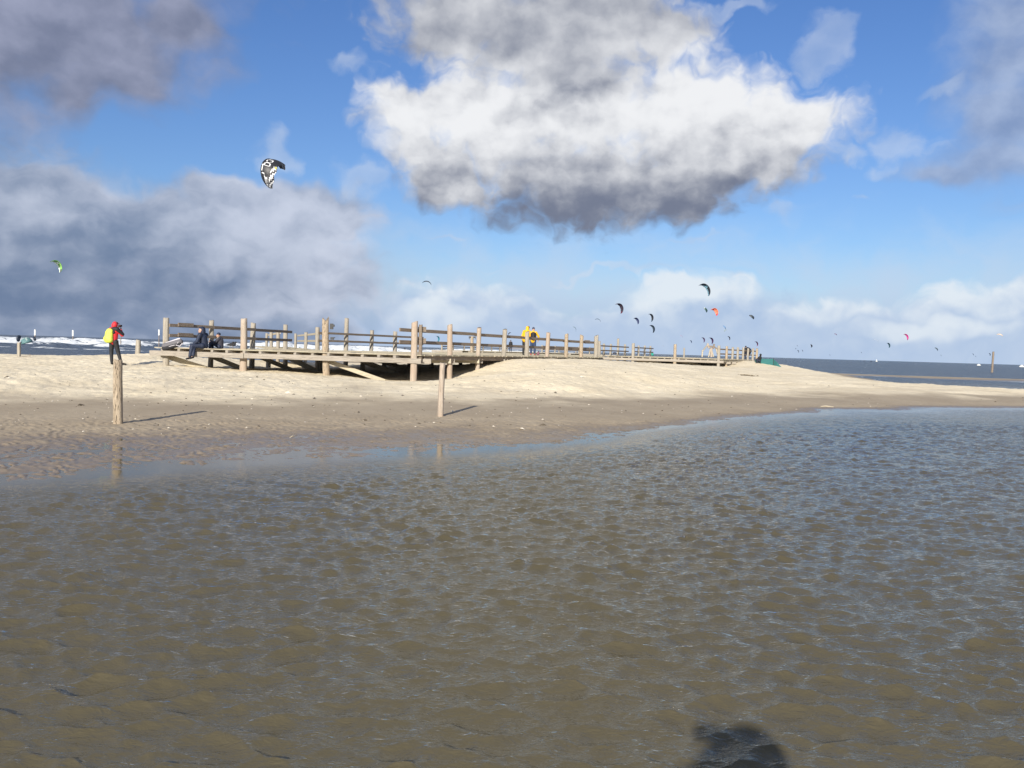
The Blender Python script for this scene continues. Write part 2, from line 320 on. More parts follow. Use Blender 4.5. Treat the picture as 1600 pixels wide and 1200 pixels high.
def wood_mat(name, c1, c2, c3, scale, crack=.5, bmp=.012):
    m, T, b = mat(name); O = T.node('ShaderNodeTexCoord').outputs['Object']
    g = T.noise(T.mapping(O, scale=scale), 1, 6, .65, .5)
    big = T.noise(O, .9, 3, .5)
    col = T.mix(T.ramp(g, .3, .7), c1, c2)
    col = T.mix(T.ramp(big, .42, .62), col, c3)
    g2 = T.noise(T.mapping(O, loc=(3, 1, 2), scale=tuple(s*2.3 for s in scale)), 1, 5, .7)
    cr = T.m('MULTIPLY', T.ramp(g2, .56, .68), crack)
    col = T.mix(cr, col, tuple(c*.35 for c in c1))
    T.l.new(col, b.inputs['Base Color']); b.inputs['Roughness'].default_value = .9; b.inputs['Specular IOR Level'].default_value = .25
    bump(T, b, T.m('SUBTRACT', g, T.m('MULTIPLY', cr, .8)), bmp)
    return m
M = {}
M['sand'] = sand_mat(); M['water'] = water_mat()
M['post'] = wood_mat('post_wood', (.25, .225, .185), (.41, .375, .315), (.33, .295, .24), (22, 22, 1.6))
M['post_red'] = wood_mat('stripped_post_wood', (.33, .275, .22), (.45, .385, .315), (.38, .30, .23), (22, 22, 1.6), .35)
M['post_bark'] = wood_mat('barky_post_wood', (.28, .225, .16), (.47, .39, .29), (.40, .32, .23), (26, 26, 3.2), .9, .03)
M['beam'] = wood_mat('beam_wood', (.24, .215, .18), (.40, .36, .305), (.31, .275, .23), (1.4, 5, 26))
M['rail'] = wood_mat('rail_wood', (.17, .135, .105), (.27, .22, .175), (.22, .18, .14), (3, 3, 30), .5)
M['deck'] = wood_mat('deck_wood', (.30, .265, .20), (.43, .38, .29), (.37, .34, .25), (2, 24, 8))
M['pale'] = wood_mat('pale_wood', (.38, .34, .255), (.52, .46, .35), (.45, .40, .30), (4, 4, 18), .3)
M['dark'] = flat('dark_iron', (.03, .03, .03), .6)

# ------------------------------------------------------------------ object helpers
def tag(o, label=None, cat=None, group=None, kind=None):
    if label: o['label'] = label
    if cat: o['category'] = cat
    if group: o['group'] = group
    if kind: o['kind'] = kind
    return o
def empty(name, loc, label, cat, group=None, rz=0):
    o = bpy.data.objects.new(name, None); COL.objects.link(o); o.empty_display_size = .2
    o.location = loc; o.rotation_euler.z = rz
    return tag(o, label, cat, group)
def link(name, me, m, parent=None, smooth=True):
    me.name = name
    if m is not None: me.materials.append(m)
    if smooth: me.polygons.foreach_set('use_smooth', [True]*len(me.polygons))
    o = bpy.data.objects.new(name, me); COL.objects.link(o)
    if parent: o.parent = parent
    return o
def np_mesh(name, V, Fq):
    me = bpy.data.meshes.new(name); V = np.asarray(V, np.float32); Fq = np.asarray(Fq, np.int32)
    me.vertices.add(len(V)); me.vertices.foreach_set('co', V.ravel())
    n, k = Fq.shape; me.loops.add(n*k); me.polygons.add(n)
    me.loops.foreach_set('vertex_index', Fq.ravel()); me.polygons.foreach_set('loop_start', np.arange(0, n*k, k, dtype=np.int32))
    me.update(calc_edges=True); return me
def set_attr(me, name, vals):
    a = me.attributes.new(name, 'FLOAT', 'POINT'); a.data.foreach_set('value', np.asarray(vals, np.float32))
class MB:
    """collects shapes into one mesh"""
    def __init__(s, org=(0, 0, 0)): s.v = []; s.f = []; s.o = Vector(org)
    def add(s, vs, fs):
        n = len(s.v); s.v += [tuple(Vector(q)-s.o) for q in vs]; s.f += [tuple(n+i for i in f) for f in fs]
    def box(s, c, d, rot=None):
        c = Vector(c); vs = []
        for x in (-.5, .5):
            for y in (-.5, .5):
                for z in (-.5, .5):
                    q = Vector((x*d[0], y*d[1], z*d[2]))
                    if rot: q = rot @ q
                    vs.append(c+q)
        s.add(vs, [(0, 1, 3, 2), (4, 6, 7, 5), (0, 4, 5, 1), (2, 3, 7, 6), (0, 2, 6, 4), (1, 5, 7, 3)])
    def beam(s, a, b, w, h, up=(0, 0, 1)):       # squared timber from a to b with slightly chamfered edges
        a, b = Vector(a), Vector(b); d = (b-a).normalized(); u = Vector(up); sd = d.cross(u).normalized(); u = sd.cross(d).normalized()
        c = min(w, h)*.12; prof = [(-w/2+c, -h/2), (w/2-c, -h/2), (w/2, -h/2+c), (w/2, h/2-c), (w/2-c, h/2), (-w/2+c, h/2), (-w/2, h/2-c), (-w/2, -h/2+c)]
        vs = []; N = 5
        for i in range(N+1):
            p = a.lerp(b, i/N); j = rnd.uniform(-.004, .004)
            vs += [p+sd*(x+j)+u*(y+j) for x, y in prof]
        fs = [(i*8+k, i*8+(k+1) % 8, (i+1)*8+(k+1) % 8, (i+1)*8+k) for i in range(N) for k in range(8)]
        fs += [tuple(range(7, -1, -1)), tuple(N*8+k for k in range(8))]; s.add(vs, fs)
    def tube(s, pts, rad, n=8):
        pts = [Vector(p) for p in pts]; rad = rad if isinstance(rad, (list, tuple)) else [rad]*len(pts); vs = []
        for i, p in enumerate(pts):
            d = (pts[min(i+1, len(pts)-1)]-pts[max(i-1, 0)]).normalized()
            a = d.cross(Vector((0, 0, 1)) if abs(d.z) < .9 else Vector((1, 0, 0))).normalized(); b = d.cross(a)
            vs += [p+(a*math.cos(2*math.pi*k/n)+b*math.sin(2*math.pi*k/n))*rad[i] for k in range(n)]
        fs = [(i*n+k, i*n+(k+1) % n, (i+1)*n+(k+1) % n, (i+1)*n+k) for i in range(len(pts)-1) for k in range(n)]
        fs += [tuple(range(n-1, -1, -1)), tuple((len(pts)-1)*n+k for k in range(n))]; s.add(vs, fs)
    def build(s, name, m, parent=None, smooth=False):
        me = bpy.data.meshes.new(name); me.from_pydata(s.v, [], s.f); me.validate()
        bm = bmesh.new(); bm.from_mesh(me); bmesh.ops.recalc_face_normals(bm, faces=bm.faces); bm.to_mesh(me); bm.free()
        return link(name, me, m, parent, smooth)

# ------------------------------------------------------------------ ground and water sheets
def polar(radii, da_front=.085):
    fr = np.arange(-40, 40.001, da_front); side = np.concatenate([np.arange(41, 60, 1.), np.arange(60, 300, 4.), np.arange(300, 320, 1.)])
    ang = np.radians(np.concatenate([fr, side])); na = len(ang); r = np.asarray(radii); nr = len(r)
    X = (r[:, None]*np.sin(ang)[None, :]).ravel(); Y = (r[:, None]*np.cos(ang)[None, :]).ravel()
    i = np.arange(nr-1)[:, None]*na; j = np.arange(na)[None, :]; j2 = (j+1) % na
    Fq = np.stack([i+j, i+j2, i+na+j2, i+na+j], -1).reshape(-1, 4)
    return X, Y, Fq, na, nr
def geo(a, b, k):
    n = max(2, int(math.log(b/a)/k)); return list(np.geomspace(a, b, n, endpoint=False))
def build_ground():
    rr = geo(.3, 8, .05)+geo(8, 20, .0021)+geo(20, 60, .006)+geo(60, 180, .012)+geo(180, 12000, .12)+[12000]
    X, Y, Fq, na, nr = polar(rr)
    Z = height(X, Y)
    r = np.hypot(X, Y)
    base = height(X, Y, False)
    me = np_mesh('beach_sand', np.stack([X, Y, Z], 1), Fq)
    edge = .018*nz(X, Y, 6, TILE2, 1)+.008*nz(X, Y, 1.2, TILE, 2)
    wet = sstep(.27, .15, base+edge); wet = np.maximum(wet, .25*sstep(.2, .6, nz(X, Y, 14, TILE2, 8))*sstep(.45, .25, base))
    set_attr(me, 'wet', wet); set_attr(me, 'soak', sstep(.045, .004, Z))
    o = link('beach_sand', me, M['sand']); tag(o, kind='structure'); return o
build_ground()
def wave_tile(N=1024, L=11.0, lam=.235, th=R(97), seed=5, std=.011):
    g = np.random.default_rng(seed); f = np.fft.fftfreq(N, L/N)*2*np.pi
    kx, ky = np.meshgrid(f, f, indexing='ij'); k = np.hypot(kx, ky); k[0, 0] = 1e-6
    kp = 2*np.pi/lam; c = (kx*math.cos(th)+ky*math.sin(th))/k
    ang = np.arctan2(ky, kx)
    lobe = lambda a: np.clip(np.cos(ang-a), 0, 1)**9
    dirs = .55*lobe(th+R(24))+.55*lobe(th-R(26))+.10*np.clip(c, 0, 1)+.02
    P = (np.exp(-((k-kp)/(.38*kp))**2)*k**-1.0/kp+.55*np.where(k > kp, 1, 0)*(k/kp)**-3.6/kp**2)*dirs*np.exp(-(k*.0075)**2)
    a = np.sqrt(P)*(g.normal(size=(N, N))+1j*g.normal(size=(N, N))); a[0, 0] = 0
    h = np.fft.ifft2(a); s = np.real(h).std()/std
    dx = np.real(np.fft.ifft2(1j*kx/k*a))/s; dy = np.real(np.fft.ifft2(1j*ky/k*a))/s
    return (np.real(h)/s).astype(np.float32), dx.astype(np.float32), dy.astype(np.float32), N/L
def build_water():
    rr = geo(1.2, 2.9, .05)+geo(2.9, 34, .0044)+geo(34, 95, .01)+geo(95, 420, .0045)+geo(420, 14000, .05)+[14000]
    X, Y, Fq, na, nr = polar(rr); r = np.hypot(X, Y)
    base = height(X, Y, False)
    lagoon = sstep(75, 40, Y-.25*np.abs(X))
    sea = sstep(50, 75, Y)
    amp = sstep(0.006, .11, -base)*lagoon*sstep(42, 20, r)
    h, dx, dy, k1 = wave_tile(std=.0069); h2, dx2, dy2, k2 = wave_tile(512, 23.0, .95, R(72), 9, .0045)
    gust = 1+.08*nz(X, Y, 5, TILE2, 6)
    hh = sample(h, X*k1, Y*k1)*gust; ch = 1.35*gust
    H = amp*(hh+.75*sample(h2, X*k2, Y*k2)); DX = amp*ch*(sample(dx, X*k1, Y*k1)+.7*sample(dx2, X*k2, Y*k2)); DY = amp*ch*(sample(dy, X*k1, Y*k1)+.7*sample(dy2, X*k2, Y*k2))
    # surf on the left: lines of breakers coming in over the shallows
    foam = np.zeros_like(X); SH = np.zeros_like(X)
    m = (Y > 95) & (Y < 430); x, y = X[m], Y[m]
    zone = sstep(10, -14, x-.10*y)*sstep(100, 118, y)
    f = np.zeros_like(x); s = np.zeros_like(x)
    for q, yk in enumerate([116, 130, 146, 163, 184, 208, 236, 270, 312, 365]):
        yy = y-yk-7*nz(x, y*0+q*50, 60, TILE2, q)-2.0*nz(x, y*0+q*50, 12, TILE, q+3)
        A = (.25+.9*min(1, (yk-100)/90))*np.clip(.62+.55*nz(x, y*0+q*50, 45, TILE2, q+20), .05, 1.4)
        wdt = 3.0+yk*.012
        s += A*np.where(yy < 0, np.exp(-(yy/(wdt*.45))**2), np.exp(-(yy/(wdt*1.6))**2))
        br = sstep(.35, .8, A)
        f = np.maximum(f, br*np.where(yy < 0, np.exp(-(yy/(wdt*1.3))**2), np.exp(-(yy/(wdt*2.3))**2)))
    f = np.maximum(f*.8, sstep(.2, 1.8, nz(x, y, 10, TILE2, 31)+.2)*sstep(126, 134, y)*.7)
    f = np.maximum(f, .9*np.exp(-((y-113-2*nz(x, y*0, 16))/2.4)**2))
    foam[m] = f*zone; SH[m] = s*zone*.8+zone*.05*nz(x, y, 3.0, TILE2)*f
    # scattered white caps on the open sea at right
    m2 = (Y > 60) & (base < -.02)
    cap = np.clip((nz(X, Y*2.6, 4.5, TILE2, 41)-2.35)*1.6, 0, 1)*m2
    foam = np.maximum(foam, cap*.9)
    edge = .5*np.exp(-((base+.015)/.012)**2)*sstep(60, 75, Y)
    foam = np.maximum(foam, edge)
    Z = H+SH-.0*X
    me = np_mesh('water', np.stack([X+DX, Y+DY, Z], 1), Fq)
    set_attr(me, 'foam', foam); set_attr(me, 'sea', sea); set_attr(me, 'far', sstep(13, 34, r))
    set_attr(me, 'calm', 1-.97*sstep(.004, .06, -base))
    tag(link('water', me, M['water']), kind='structure')
build_water()

# ------------------------------------------------------------------ timber
def post_mesh(x, y, zb, zt, r, org, seed=0, lean=(0, 0), top='flat', sides=18):
    q = random.Random(seed*13+5); org = Vector(org); vs = []; n = 14
    ph = [q.uniform(0, 6.28) for _ in range(4)]
    for i in range(n+1):
        t = i/n; z = zb+(zt-zb)*t; rr = r*(1.05-.10*t)
        cx = x+lean[0]*(z-zb)+.012*math.sin(3*t+ph[0]); cy = y+lean[1]*(z-zb)+.012*math.sin(2.4*t+ph[1])
        for k in range(sides):
            a = 2*math.pi*k/sides
            rad = rr*(1+.05*math.sin(2*a+ph[2]+t)+.035*math.sin(5*a+ph[3]+t*3)+q.uniform(-.025, .025))
            zz = z
            if i == n:
                if top == 'slant': zz += r*.38*math.cos(a+ph[0])-.01
                elif top == 'broken': zz += r*(.9*math.sin(2*a+1)+q.uniform(-.9, .5))
                else: zz += q.uniform(-.012, .012)+r*.12*math.cos(a+ph[0])
            vs.append(Vector((cx+rad*math.cos(a), cy+rad*math.sin(a), zz))-org)
    fs = [(i*sides+k, i*sides+(k+1) % sides, (i+1)*sides+(k+1) % sides, (i+1)*sides+k) for i in range(n) for k in range(sides)]
    c = len(vs); vs.append(sum((vs[n*sides+k] for k in range(sides)), Vector())/sides-Vector((0, 0, .01)))
    fs += [(n*sides+k, n*sides+(k+1) % sides, c) for k in range(sides)]
    me = bpy.data.meshes.new('post'); me.from_pydata([tuple(v) for v in vs], [], fs)
    return me
_ps = [0]
def post(parent, x, y, zt, r=.12, m='post', lean=None, top='flat', zb=None, name='post', org=None):
    _ps[0] += 1; s = _ps[0]; r *= .93; q = random.Random(s)
    if zb is None: zb = hz1(x, y)-.35
    if lean is None: lean = (q.uniform(-.012, .012), q.uniform(-.012, .012))
    o = parent.location if org is None else org
    return link(name, post_mesh(x, y, zb, zt, r, o, s, lean, top), M[m], parent)
def in_poly(p, poly):
    c = False; n = len(poly)
    for i in range(n):
        a, b = poly[i], poly[(i+1) % n]
        if (a[1] > p[1]) != (b[1] > p[1]) and p[0] < (b[0]-a[0])*(p[1]-a[1])/(b[1]-a[1])+a[0]: c = not c
    return c
def clip(poly, axis, val, keep_less):
    out = []; n = len(poly)
    for i in range(n):
        a, b = poly[i], poly[(i+1) % n]
        ia = (a[axis] <= val) == keep_less; ib = (b[axis] <= val) == keep_less
        if ia: out.append(a)
        if ia != ib:
            t = (val-a[axis])/(b[axis]-a[axis]); out.append(tuple(a[k]+(b[k]-a[k])*t for k in range(2)))
    return out
DZ = 1.29                                     # walking level of the decks
def deck(parent, poly, width=.19, rot=0.):
    """planks laid side by side over a convex outline"""
    cs, sn = math.cos(rot), math.sin(rot)
    pr = [(x*cs+y*sn, -x*sn+y*cs) for x, y in poly]
    mb = MB(parent.location); y0 = min(p[1] for p in pr); y1 = max(p[1] for p in pr); y = y0
    while y < y1:
        w = width*rnd.uniform(.93, 1.07); b = clip(clip(pr, 1, y+w-.018, True), 1, y, False)
        if len(b) >= 3:
            ex = rnd.uniform(-.02, .05); cx = sum(p[0] for p in b)/len(b); zt = DZ+rnd.uniform(-.006, .006)
            b = [(p[0]+(ex if p[0] > cx else -ex), p[1]) for p in b]
            b = [(p[0]*cs-p[1]*sn, p[0]*sn+p[1]*cs) for p in b]; n = len(b)
            mb.add([(p[0], p[1], zt) for p in b]+[(p[0], p[1], zt-.04) for p in b],
                   [tuple(range(n)), tuple(range(2*n-1, n-1, -1))]+[(i, n+i, n+(i+1) % n, (i+1) % n) for i in range(n)])
        y += w
    return mb.build('deck_planks', M['deck'], parent)
U = Vector((.441, .898, 0)); NU = Vector((.898, -.441, 0))
def joists(parent, poly, start_a, start_b, step=.66, d=U, maxlen=40):
    a, b = Vector(start_a), Vector(start_b); n = int((b-a).length/step)
    for i in range(n+1):
        p = a.lerp(b, (i+.3)/(n+.6)); L = .3
        while L < maxlen and in_poly(p+d*(L+.2), poly): L += .3
        if L < .7: continue
        mb = MB(parent.location); s = rnd.uniform(-.03, .10)
        mb.beam((p.x-d.x*s, p.y-d.y*s, 1.198), (p.x+d.x*L, p.y+d.y*L, 1.198), .13, .096)
        mb.build('joist', M['beam'], parent)
def rail(parent, a, b, z, m='rail', h=.125, w=.055, name='rail'):
    mb = MB(parent.location); mb.beam((a[0], a[1], z if not isinstance(z, tuple) else z[0]), (b[0], b[1], z if not isinstance(z, tuple) else z[1]), w, h)
    return mb.build(name, M[m], parent)
def beam(parent, a, b, w=.09, h=.2, m='beam', name='beam'):
    mb = MB(parent.location); mb.beam(a, b, w, h); return mb.build(name, M[m], parent)

def build_boardwalk():
    bw = empty('boardwalk', (-4, 42, 0), 'long weathered timber boardwalk with post and rail fences, nearest and largest of the decks', 'boardwalk')
    S1 = [(-14.1, 33.72), (-3.55, 33.35), (5.35, 51.6), (-5.3, 52.4), (-10.1, 43.9), (-11.2, 42.3)]
    S2 = [(-5.3, 52.4), (5.35, 51.6), (8.2, 78.9), (-1.2, 78.9), (-3.5, 64)]
    S3 = [(-11.2, 42.3), (-10.1, 43.9), (-17.6, 67.3), (-20.3, 66.5), (-13.2, 46.)]
    deck(bw, S1, rot=-.035); deck(bw, S2, rot=.25); deck(bw, S3, rot=.31)
    joists(bw, S1, (-14.0, 33.75, 0), (-3.7, 33.4, 0))
    # posts of the open front, pixel x, top y, depth
    fr = [(260, 497, 34.0, .13, 'post', 'flat'), (381, 498, 33.9, .145, 'post_red', 'flat'), (512, 499.5, 33.7, .14, 'post_bark', 'broken'), (648, 503, 33.4, .135, 'post_red', 'slant')]
    FP = []
    for px, py, Y, r, m, tp in fr:
        p = atY(px, py, Y); FP.append(p); post(bw, p.x, p.y, p.z, r, m, (.0, .0) if px != 512 else (-.03, 0), tp)
    # paired beams clamped on the front posts
    yb = lambda x, o: 33.87-(x+13.8)*.04+o
    for x0, x1 in ((-14.25, -10.52), (-10.5, -3.55)):
        beam(bw, (x0, yb(x0, -.2), 1.055), (x1, yb(x1, -.2), 1.045), .09, .2)
    beam(bw, (-13.9, yb(-14, .2), 1.055), (-3.2, yb(-3.5, .2), 1.045), .09, .2)
    # fence running back from the left corner
    ra = [(330, 500.5, 36, .115), (395, 504.5, 38.7, .12), (447, 507.5, 42, .12)]
    A = [FP[0]]
    for px, py, Y, r in ra:
        p = atY(px, py, Y); A.append(p); post(bw, p.x, p.y, p.z, r)
    n = Vector((.95, -.31, 0))
    for z in (2.165, 1.76):
        for i in range(3):
            a, b = A[i]+n*.155, A[i+1]+n*.155; e = (b-a).normalized()*(.35 if i == 2 else 0)
            rail(bw, a, b+e, z-.01*i)
        a = A[0]+n*.225+(A[1]-A[0]).normalized()*.35; b = a+(A[1]-A[0]).normalized()*.75
        rail(bw, a, b, z+.04, h=.15, w=.05, name='splice_board')
    # fence at the back
    B = [atY(497, 511.5, 44.2), atY(542, 497, 46.1), atY(581, 516, 48.2), atY(618, 518, 50.3), atY(650, 521, 52.3)]
    for i, p in enumerate(B): post(bw, p.x, p.y, p.z, .13 if i == 0 else .125)
    n = Vector((.88, -.48, 0))
    for z in (2.165, 1.77):
        for i in range(4):
            a, b = B[i]+n*.15, B[i+1]+n*.15; e = (b-a).normalized()*(.6 if i == 3 else 0); s = (a-b).normalized()*(.15 if i == 0 else 0)
            rail(bw, a+s, b+e, z, h=.11)
    # branch leading away to the left: two sunlit fences
    u2 = Vector((-.306, .952, 0))
    for s0, t in ((Vector((-10.05, 44.6, 0)), 3), (Vector((-13.0, 47.4, 0)), 3)):
        pts = [s0+u2*(9.5*i) for i in range(t)]
        for i, p in enumerate(pts):
            if i or s0.x < -12: post(bw, p.x, p.y, 2.3, .11)
        for z in (2.15, 1.76): rail(bw, pts[0]+Vector((.14, -.05, 0)), pts[-1]+Vector((.14, -.05, 0)), z, m='pale', h=.12)  # pale wood puts the sunlit look of these rails into their colour
    # long fence at right
    cs = [(648, 503), (704, 507.5), (748, 512), (788, 514.5), (824, 518), (856, 519.5), (885, 522), (909, 523.5), (932, 524)]
    Cc = [FP[3]]; mats = ['', 'post_red', 'post_red', 'post', 'post', 'post_red', 'post_bark', 'post_bark', 'post']
    tops = ['', 'slant', 'slant', 'slant', 'slant', 'flat', 'slant', 'slant', 'slant']
    for i, (px, py) in enumerate(cs[1:], 1):
        Y = 33.4+18*i/8; p = atY(px, py, Y); Cc.append(p); post(bw, p.x, p.y, p.z, .115 if i < 8 else .14, mats[i], top=tops[i])
    for z in (2.235, 1.775):
        for i in range(0, 8, 2):
            a, b = Cc[i]-NU*.17, Cc[min(i+2, 8)]-NU*.17; d = (b-a).normalized()
            rail(bw, a-(d*.75 if i == 0 else d*0), b, z-(.012*i if z > 2 else .006*i), h=.135)
    # short doubled piece and blocks at the near corner, iron left on the broken post
    p = FP[3]; post(bw, p.x+.22, p.y+.16, p.z-.1, .08, 'rail', zb=DZ-.3, name='post')
    for z in (2.29, 1.84): rail(bw, p+Vector((.12, .2, 0)), p+Vector((.42, .3, 0)), z, h=.2, name='splice_board')
    q = FP[2]
    for dx, z, h in ((.19, 2.30, .22), (.22, 1.83, .10)):
        mb = MB(bw.location); mb.box((q.x+dx-.03, q.y, z), (.12, .10, h)); mb.box((q.x+dx+.05, q.y-.02, z+.03), (.07, .08, h*.4)); mb.build('iron_bracket', M['dark'], bw)
    q = Cc[8]
    for z in (2.19, 1.75): rail(bw, q+Vector((-.75, -.6, 0)), q+Vector((-.42, -.3, 0)), z, h=.2, w=.08, name='splice_board')
    # cross beams under the long fence, doubled round the posts
    for i in (1, 2, 3, 4):
        p = Cc[i]
        for o, ex in ((-.18, .12), (.18, .35)):
            beam(bw, (p.x-(7.5 if i > 1 else 8.2), p.y+o+.25, 1.05), (p.x+ex*.6, p.y+o, 1.05), .11, .2, m='pale' if i < 3 and o < 0 else 'beam')
    # edge board under the planks along the long fence
    a, b = FP[3], Cc[8]
    beam(bw, (a.x+.35-.0, a.y+.25, 1.16), (b.x+.1, b.y, 1.16), .07, .17, m='rail', name='edge_board')
    # posts below the deck and the slanting braces
    for px, py, Y in ((500, 565, 38.5), (567, 566, 40), (600, 566, 44), (470, 562, 46), (540, 562, 47), (420, 560, 41), (640, 560, 46), (675, 560, 42), (720, 558, 47)):
        p = atY(px, py, Y); post(bw, p.x, p.y, 1.13, .12)
    for o in (4.2, 8.4):
        beam(bw, (-14+o*.5, 33.9+o, 1.05), (-4.5+o*.45, 33.6+o, 1.05), .11, .2)
    def brace(x0, y0, Y0, x1, y1, Y1, w=.16, m='pale'):
        a, b = atY(x0, y0, Y0), atY(x1, y1, Y1); d = (b-a).normalized(); beam(bw, a-d*.3, b+d*.3, .06, w, m, 'brace')
    brace(264, 558, 34.25, 312, 573, 34.5, .2)
    brace(517, 566, 33.95, 590, 592, 34.1, .17)
    brace(336, 559, 36.2, 378, 576, 36.5, .2)
    brace(460, 563, 42, 498, 582, 42, .26)
    brace(576, 568, 40, 620, 585, 40, .24)
    brace(412, 560, 38.7, 446, 574, 39, .2)
    brace(600, 566, 44.2, 665, 584, 44, .2)
    # tall post with iron hooks farther along the walkway
    p = atY(738, 525.5, 64); post(bw, p.x, p.y, p.z, .13, 'post_bark')
    for dx in (-.2, .2):
        mb = MB(bw.location); mb.box((p.x+dx*.9, p.y-.05, p.z-.06), (.16, .08, .10)); mb.box((p.x+dx*1.1, p.y-.05, p.z-.16), (.05, .06, .14)); mb.build('iron_bracket', M['dark'], bw)
    return bw
build_boardwalk()

def build_far_deck():
    bw = empty('boardwalk', (14, 86, 0), 'farther timber deck at right with closely spaced posts and sand drifted against its corner', 'boardwalk')
    S = [(8.2, 79.2), (18.8, 77.0), (26.4, 93), (20, 101), (14, 101), (10.8, 89)]
    deck(bw, S, rot=-.2)
    joists(bw, S, (8.6, 79.2, 0), (18.4, 77.2, 0))
    F4 = [(989.5, 536.5, 78.7, .15), (1055, 538, 77.9, .15), (1123.5, 540, 77.1, .14)]; P = []
    for px, py, Y, r in F4:
        p = atY(px, py, Y); P.append(p); post(bw, p.x, p.y, p.z, r, 'post_bark' if px == 1055 else 'post')
    for o in (-.2, .2): beam(bw, (8.0, 79.3+o, 1.05), (18.9, 77.1+o, 1.05), .10, .22)
    A = [atY(936.5, 533, 79.4), atY(944, 537, 81.6), atY(954.5, 537.5, 84), atY(966.3, 529, 86.4), atY(977, 538, 88.8)]
    for i, p in enumerate(A): post(bw, p.x, p.y, p.z, .125)
    B = [atY(998, 540, 92), atY(1007.3, 540, 95), atY(1016.4, 540.5, 98)]
    for p in B: post(bw, p.x, p.y, p.z, .125)
    n = Vector((.9, -.4, 0))*.15
    for z in (2.2, 1.77):
        rail(bw, A[0]+n, A[-1]+n+Vector((.3, .6, 0)), z); rail(bw, B[0]+n-Vector((.9, 1.9, 0)), B[-1]+n+Vector((.3, .7, 0)), z)
    p = atY(1069, 543.5, 92); post(bw, p.x, p.y, p.z, .10)
    Cc = [P[2]]; tp = [0, 541, 540.5, 541.5, 543, 543.5, 544, 544]
    for i in range(1, 8):
        Y = 77.1+2.25*i; x = 18.65+1.106*i
        q = Vector((x, Y, 0)); post(bw, x, Y, 2.48+.03*math.sin(i*2.1), .14 if i == 7 else .12, 'post_bark' if i in (1, 7) else 'post'); Cc.append(q)
    for z in (2.2, 1.77): rail(bw, Vector((Cc[0].x, Cc[0].y, 0))-NU*.17, Cc[-1]-NU*.17, z)
    for o in (.0,): beam(bw, (18.75, 77.2, 1.12), (26.4, 92.9, 1.12), .09, .2, 'pale', 'edge_board')
    for i in range(1, 5):
        for o in (-.17, .17): beam(bw, (Cc[i].x-6, Cc[i].y+o+.5, .95), (Cc[i].x+.35, Cc[i].y+o, .95), .11, .2)
    for x0, z0, x1, z1 in ((11.2, .98, 13.6, .80), (14.9, .98, 17.2, .66)):
        beam(bw, (x0, 78.9, z0), (x1, 78.6, z1), .07, .2, 'pale', 'brace')
    return bw
build_far_deck()

def build_third_deck():
    bw = empty('boardwalk', (0, 128, 0), 'most distant timber deck with thin fence, seen through the rails of the near one', 'boardwalk')
    S = [(-9.5, 112), (-2, 108), (14, 136), (10, 150), (2, 150)]
    deck(bw, S, .22)
    def row(a, b, n, top=2.35):
        a, b = Vector(a), Vector(b)
        for i in range(n): p = a.lerp(b, i/(n-1)); post(bw, p.x, p.y, top, .12)
        for z in (2.2, 1.75): rail(bw, a, b, z, h=.14)
    row((-9.3, 112, 0), (-1, 145, 0), 8); row((-1, 146, 0), (11, 150, 0), 5)
    row((4, 119, 0), (13.8, 136, 0), 6)
    for i in range(7):
        p = Vector((-9, 112, 0)).lerp(Vector((13.5, 135, 0)), i/6); beam(bw, (p.x-1.5, p.y-1, 1.12), (p.x+2.5, p.y-1.4, 1.12), .2, .25)
    for i in range(5):
        p = Vector((-9, 111.9, 0)).lerp(Vector((-2.2, 108.3, 0)), i/4); post(bw, p.x, p.y, 1.2, .13)
    return bw
build_third_deck()

# ------------------------------------------------------------------ single posts
def lone_post(px, ptop, pb, z, r, m, label, cat='post', lean=(0, 0), top='flat', group=None, name='wooden_post'):
    b = at(px, pb, z); t = atY(px, ptop, b.y)
    o = link(name, post_mesh(0, 0, -.4, t.z-z, r, (0, 0, 0), int(px), lean, top), M[m]); o.location = b
    return tag(o, label, cat, group)
def _z(px, py, z0=.05):
    z = z0
    for _ in range(12): p = at(px, py, z); z = hz1(p.x, p.y)
    return z
lone_post(183.7, 562, 662, _z(183.7, 662), .078, 'post_bark', 'pale weathered round post on the wet sand in front of the person in red', lean=(.004, 0), top='flat')
lone_post(688.8, 567, 650.5, _z(688.8, 650.5), .068, 'post_red', 'pinkish bare post on the wet sand in front of the boardwalk corner', lean=(.004, 0), top='flat')
p = atY(216, 531, 43.5); o = link('wooden_post', post_mesh(0, 0, -.3, p.z-.75, .125, (0, 0, 0), 88), M['post']); o.location = (p.x, 43.5, .75)
tag(o, 'short thick post stump half buried in the sand between the walker and the boardwalk', 'post')
mb = MB(p); 
for dz in (-.28, -.72): mb.box((p.x+.14, p.y-.06, p.z+dz), (.05, .06, .10))
c = mb.build('iron_bracket', M['dark'], o); c.location = Vector((0, 0, p.z-.75))
def marker_post():
    b = at(29.5, 561.5, .5); e = empty('wooden_post', b, 'thin square stake with a wire stake and a modelled shadow bar at the far left', 'post')
    t = atY(29.5, 535, b.y); q = MB(b); q.beam((b.x, b.y, b.z-.2), (b.x, b.y, t.z), .12, .12, up=(0, 1, 0)); q.build('stake', M['post'], e)
    q = MB(b); q.tube([(b.x+.1, b.y, b.z+.14), (b.x+.5, b.y, b.z+.13)], .012); q.tube([(b.x+.5, b.y, b.z-.1), (b.x+.5, b.y, b.z+.26)], .014); q.tube([(b.x+.1, b.y, b.z+.03), (b.x+.5, b.y, b.z+.02)], .02); q.build('wire_stake_and_shadow', M['rail'], e)  # lowest bar models the shadow cast on the sand; upright is a second stake
marker_post()
b = at(1550, 582, 0); t = atY(1551.3, 549.5, b.y)
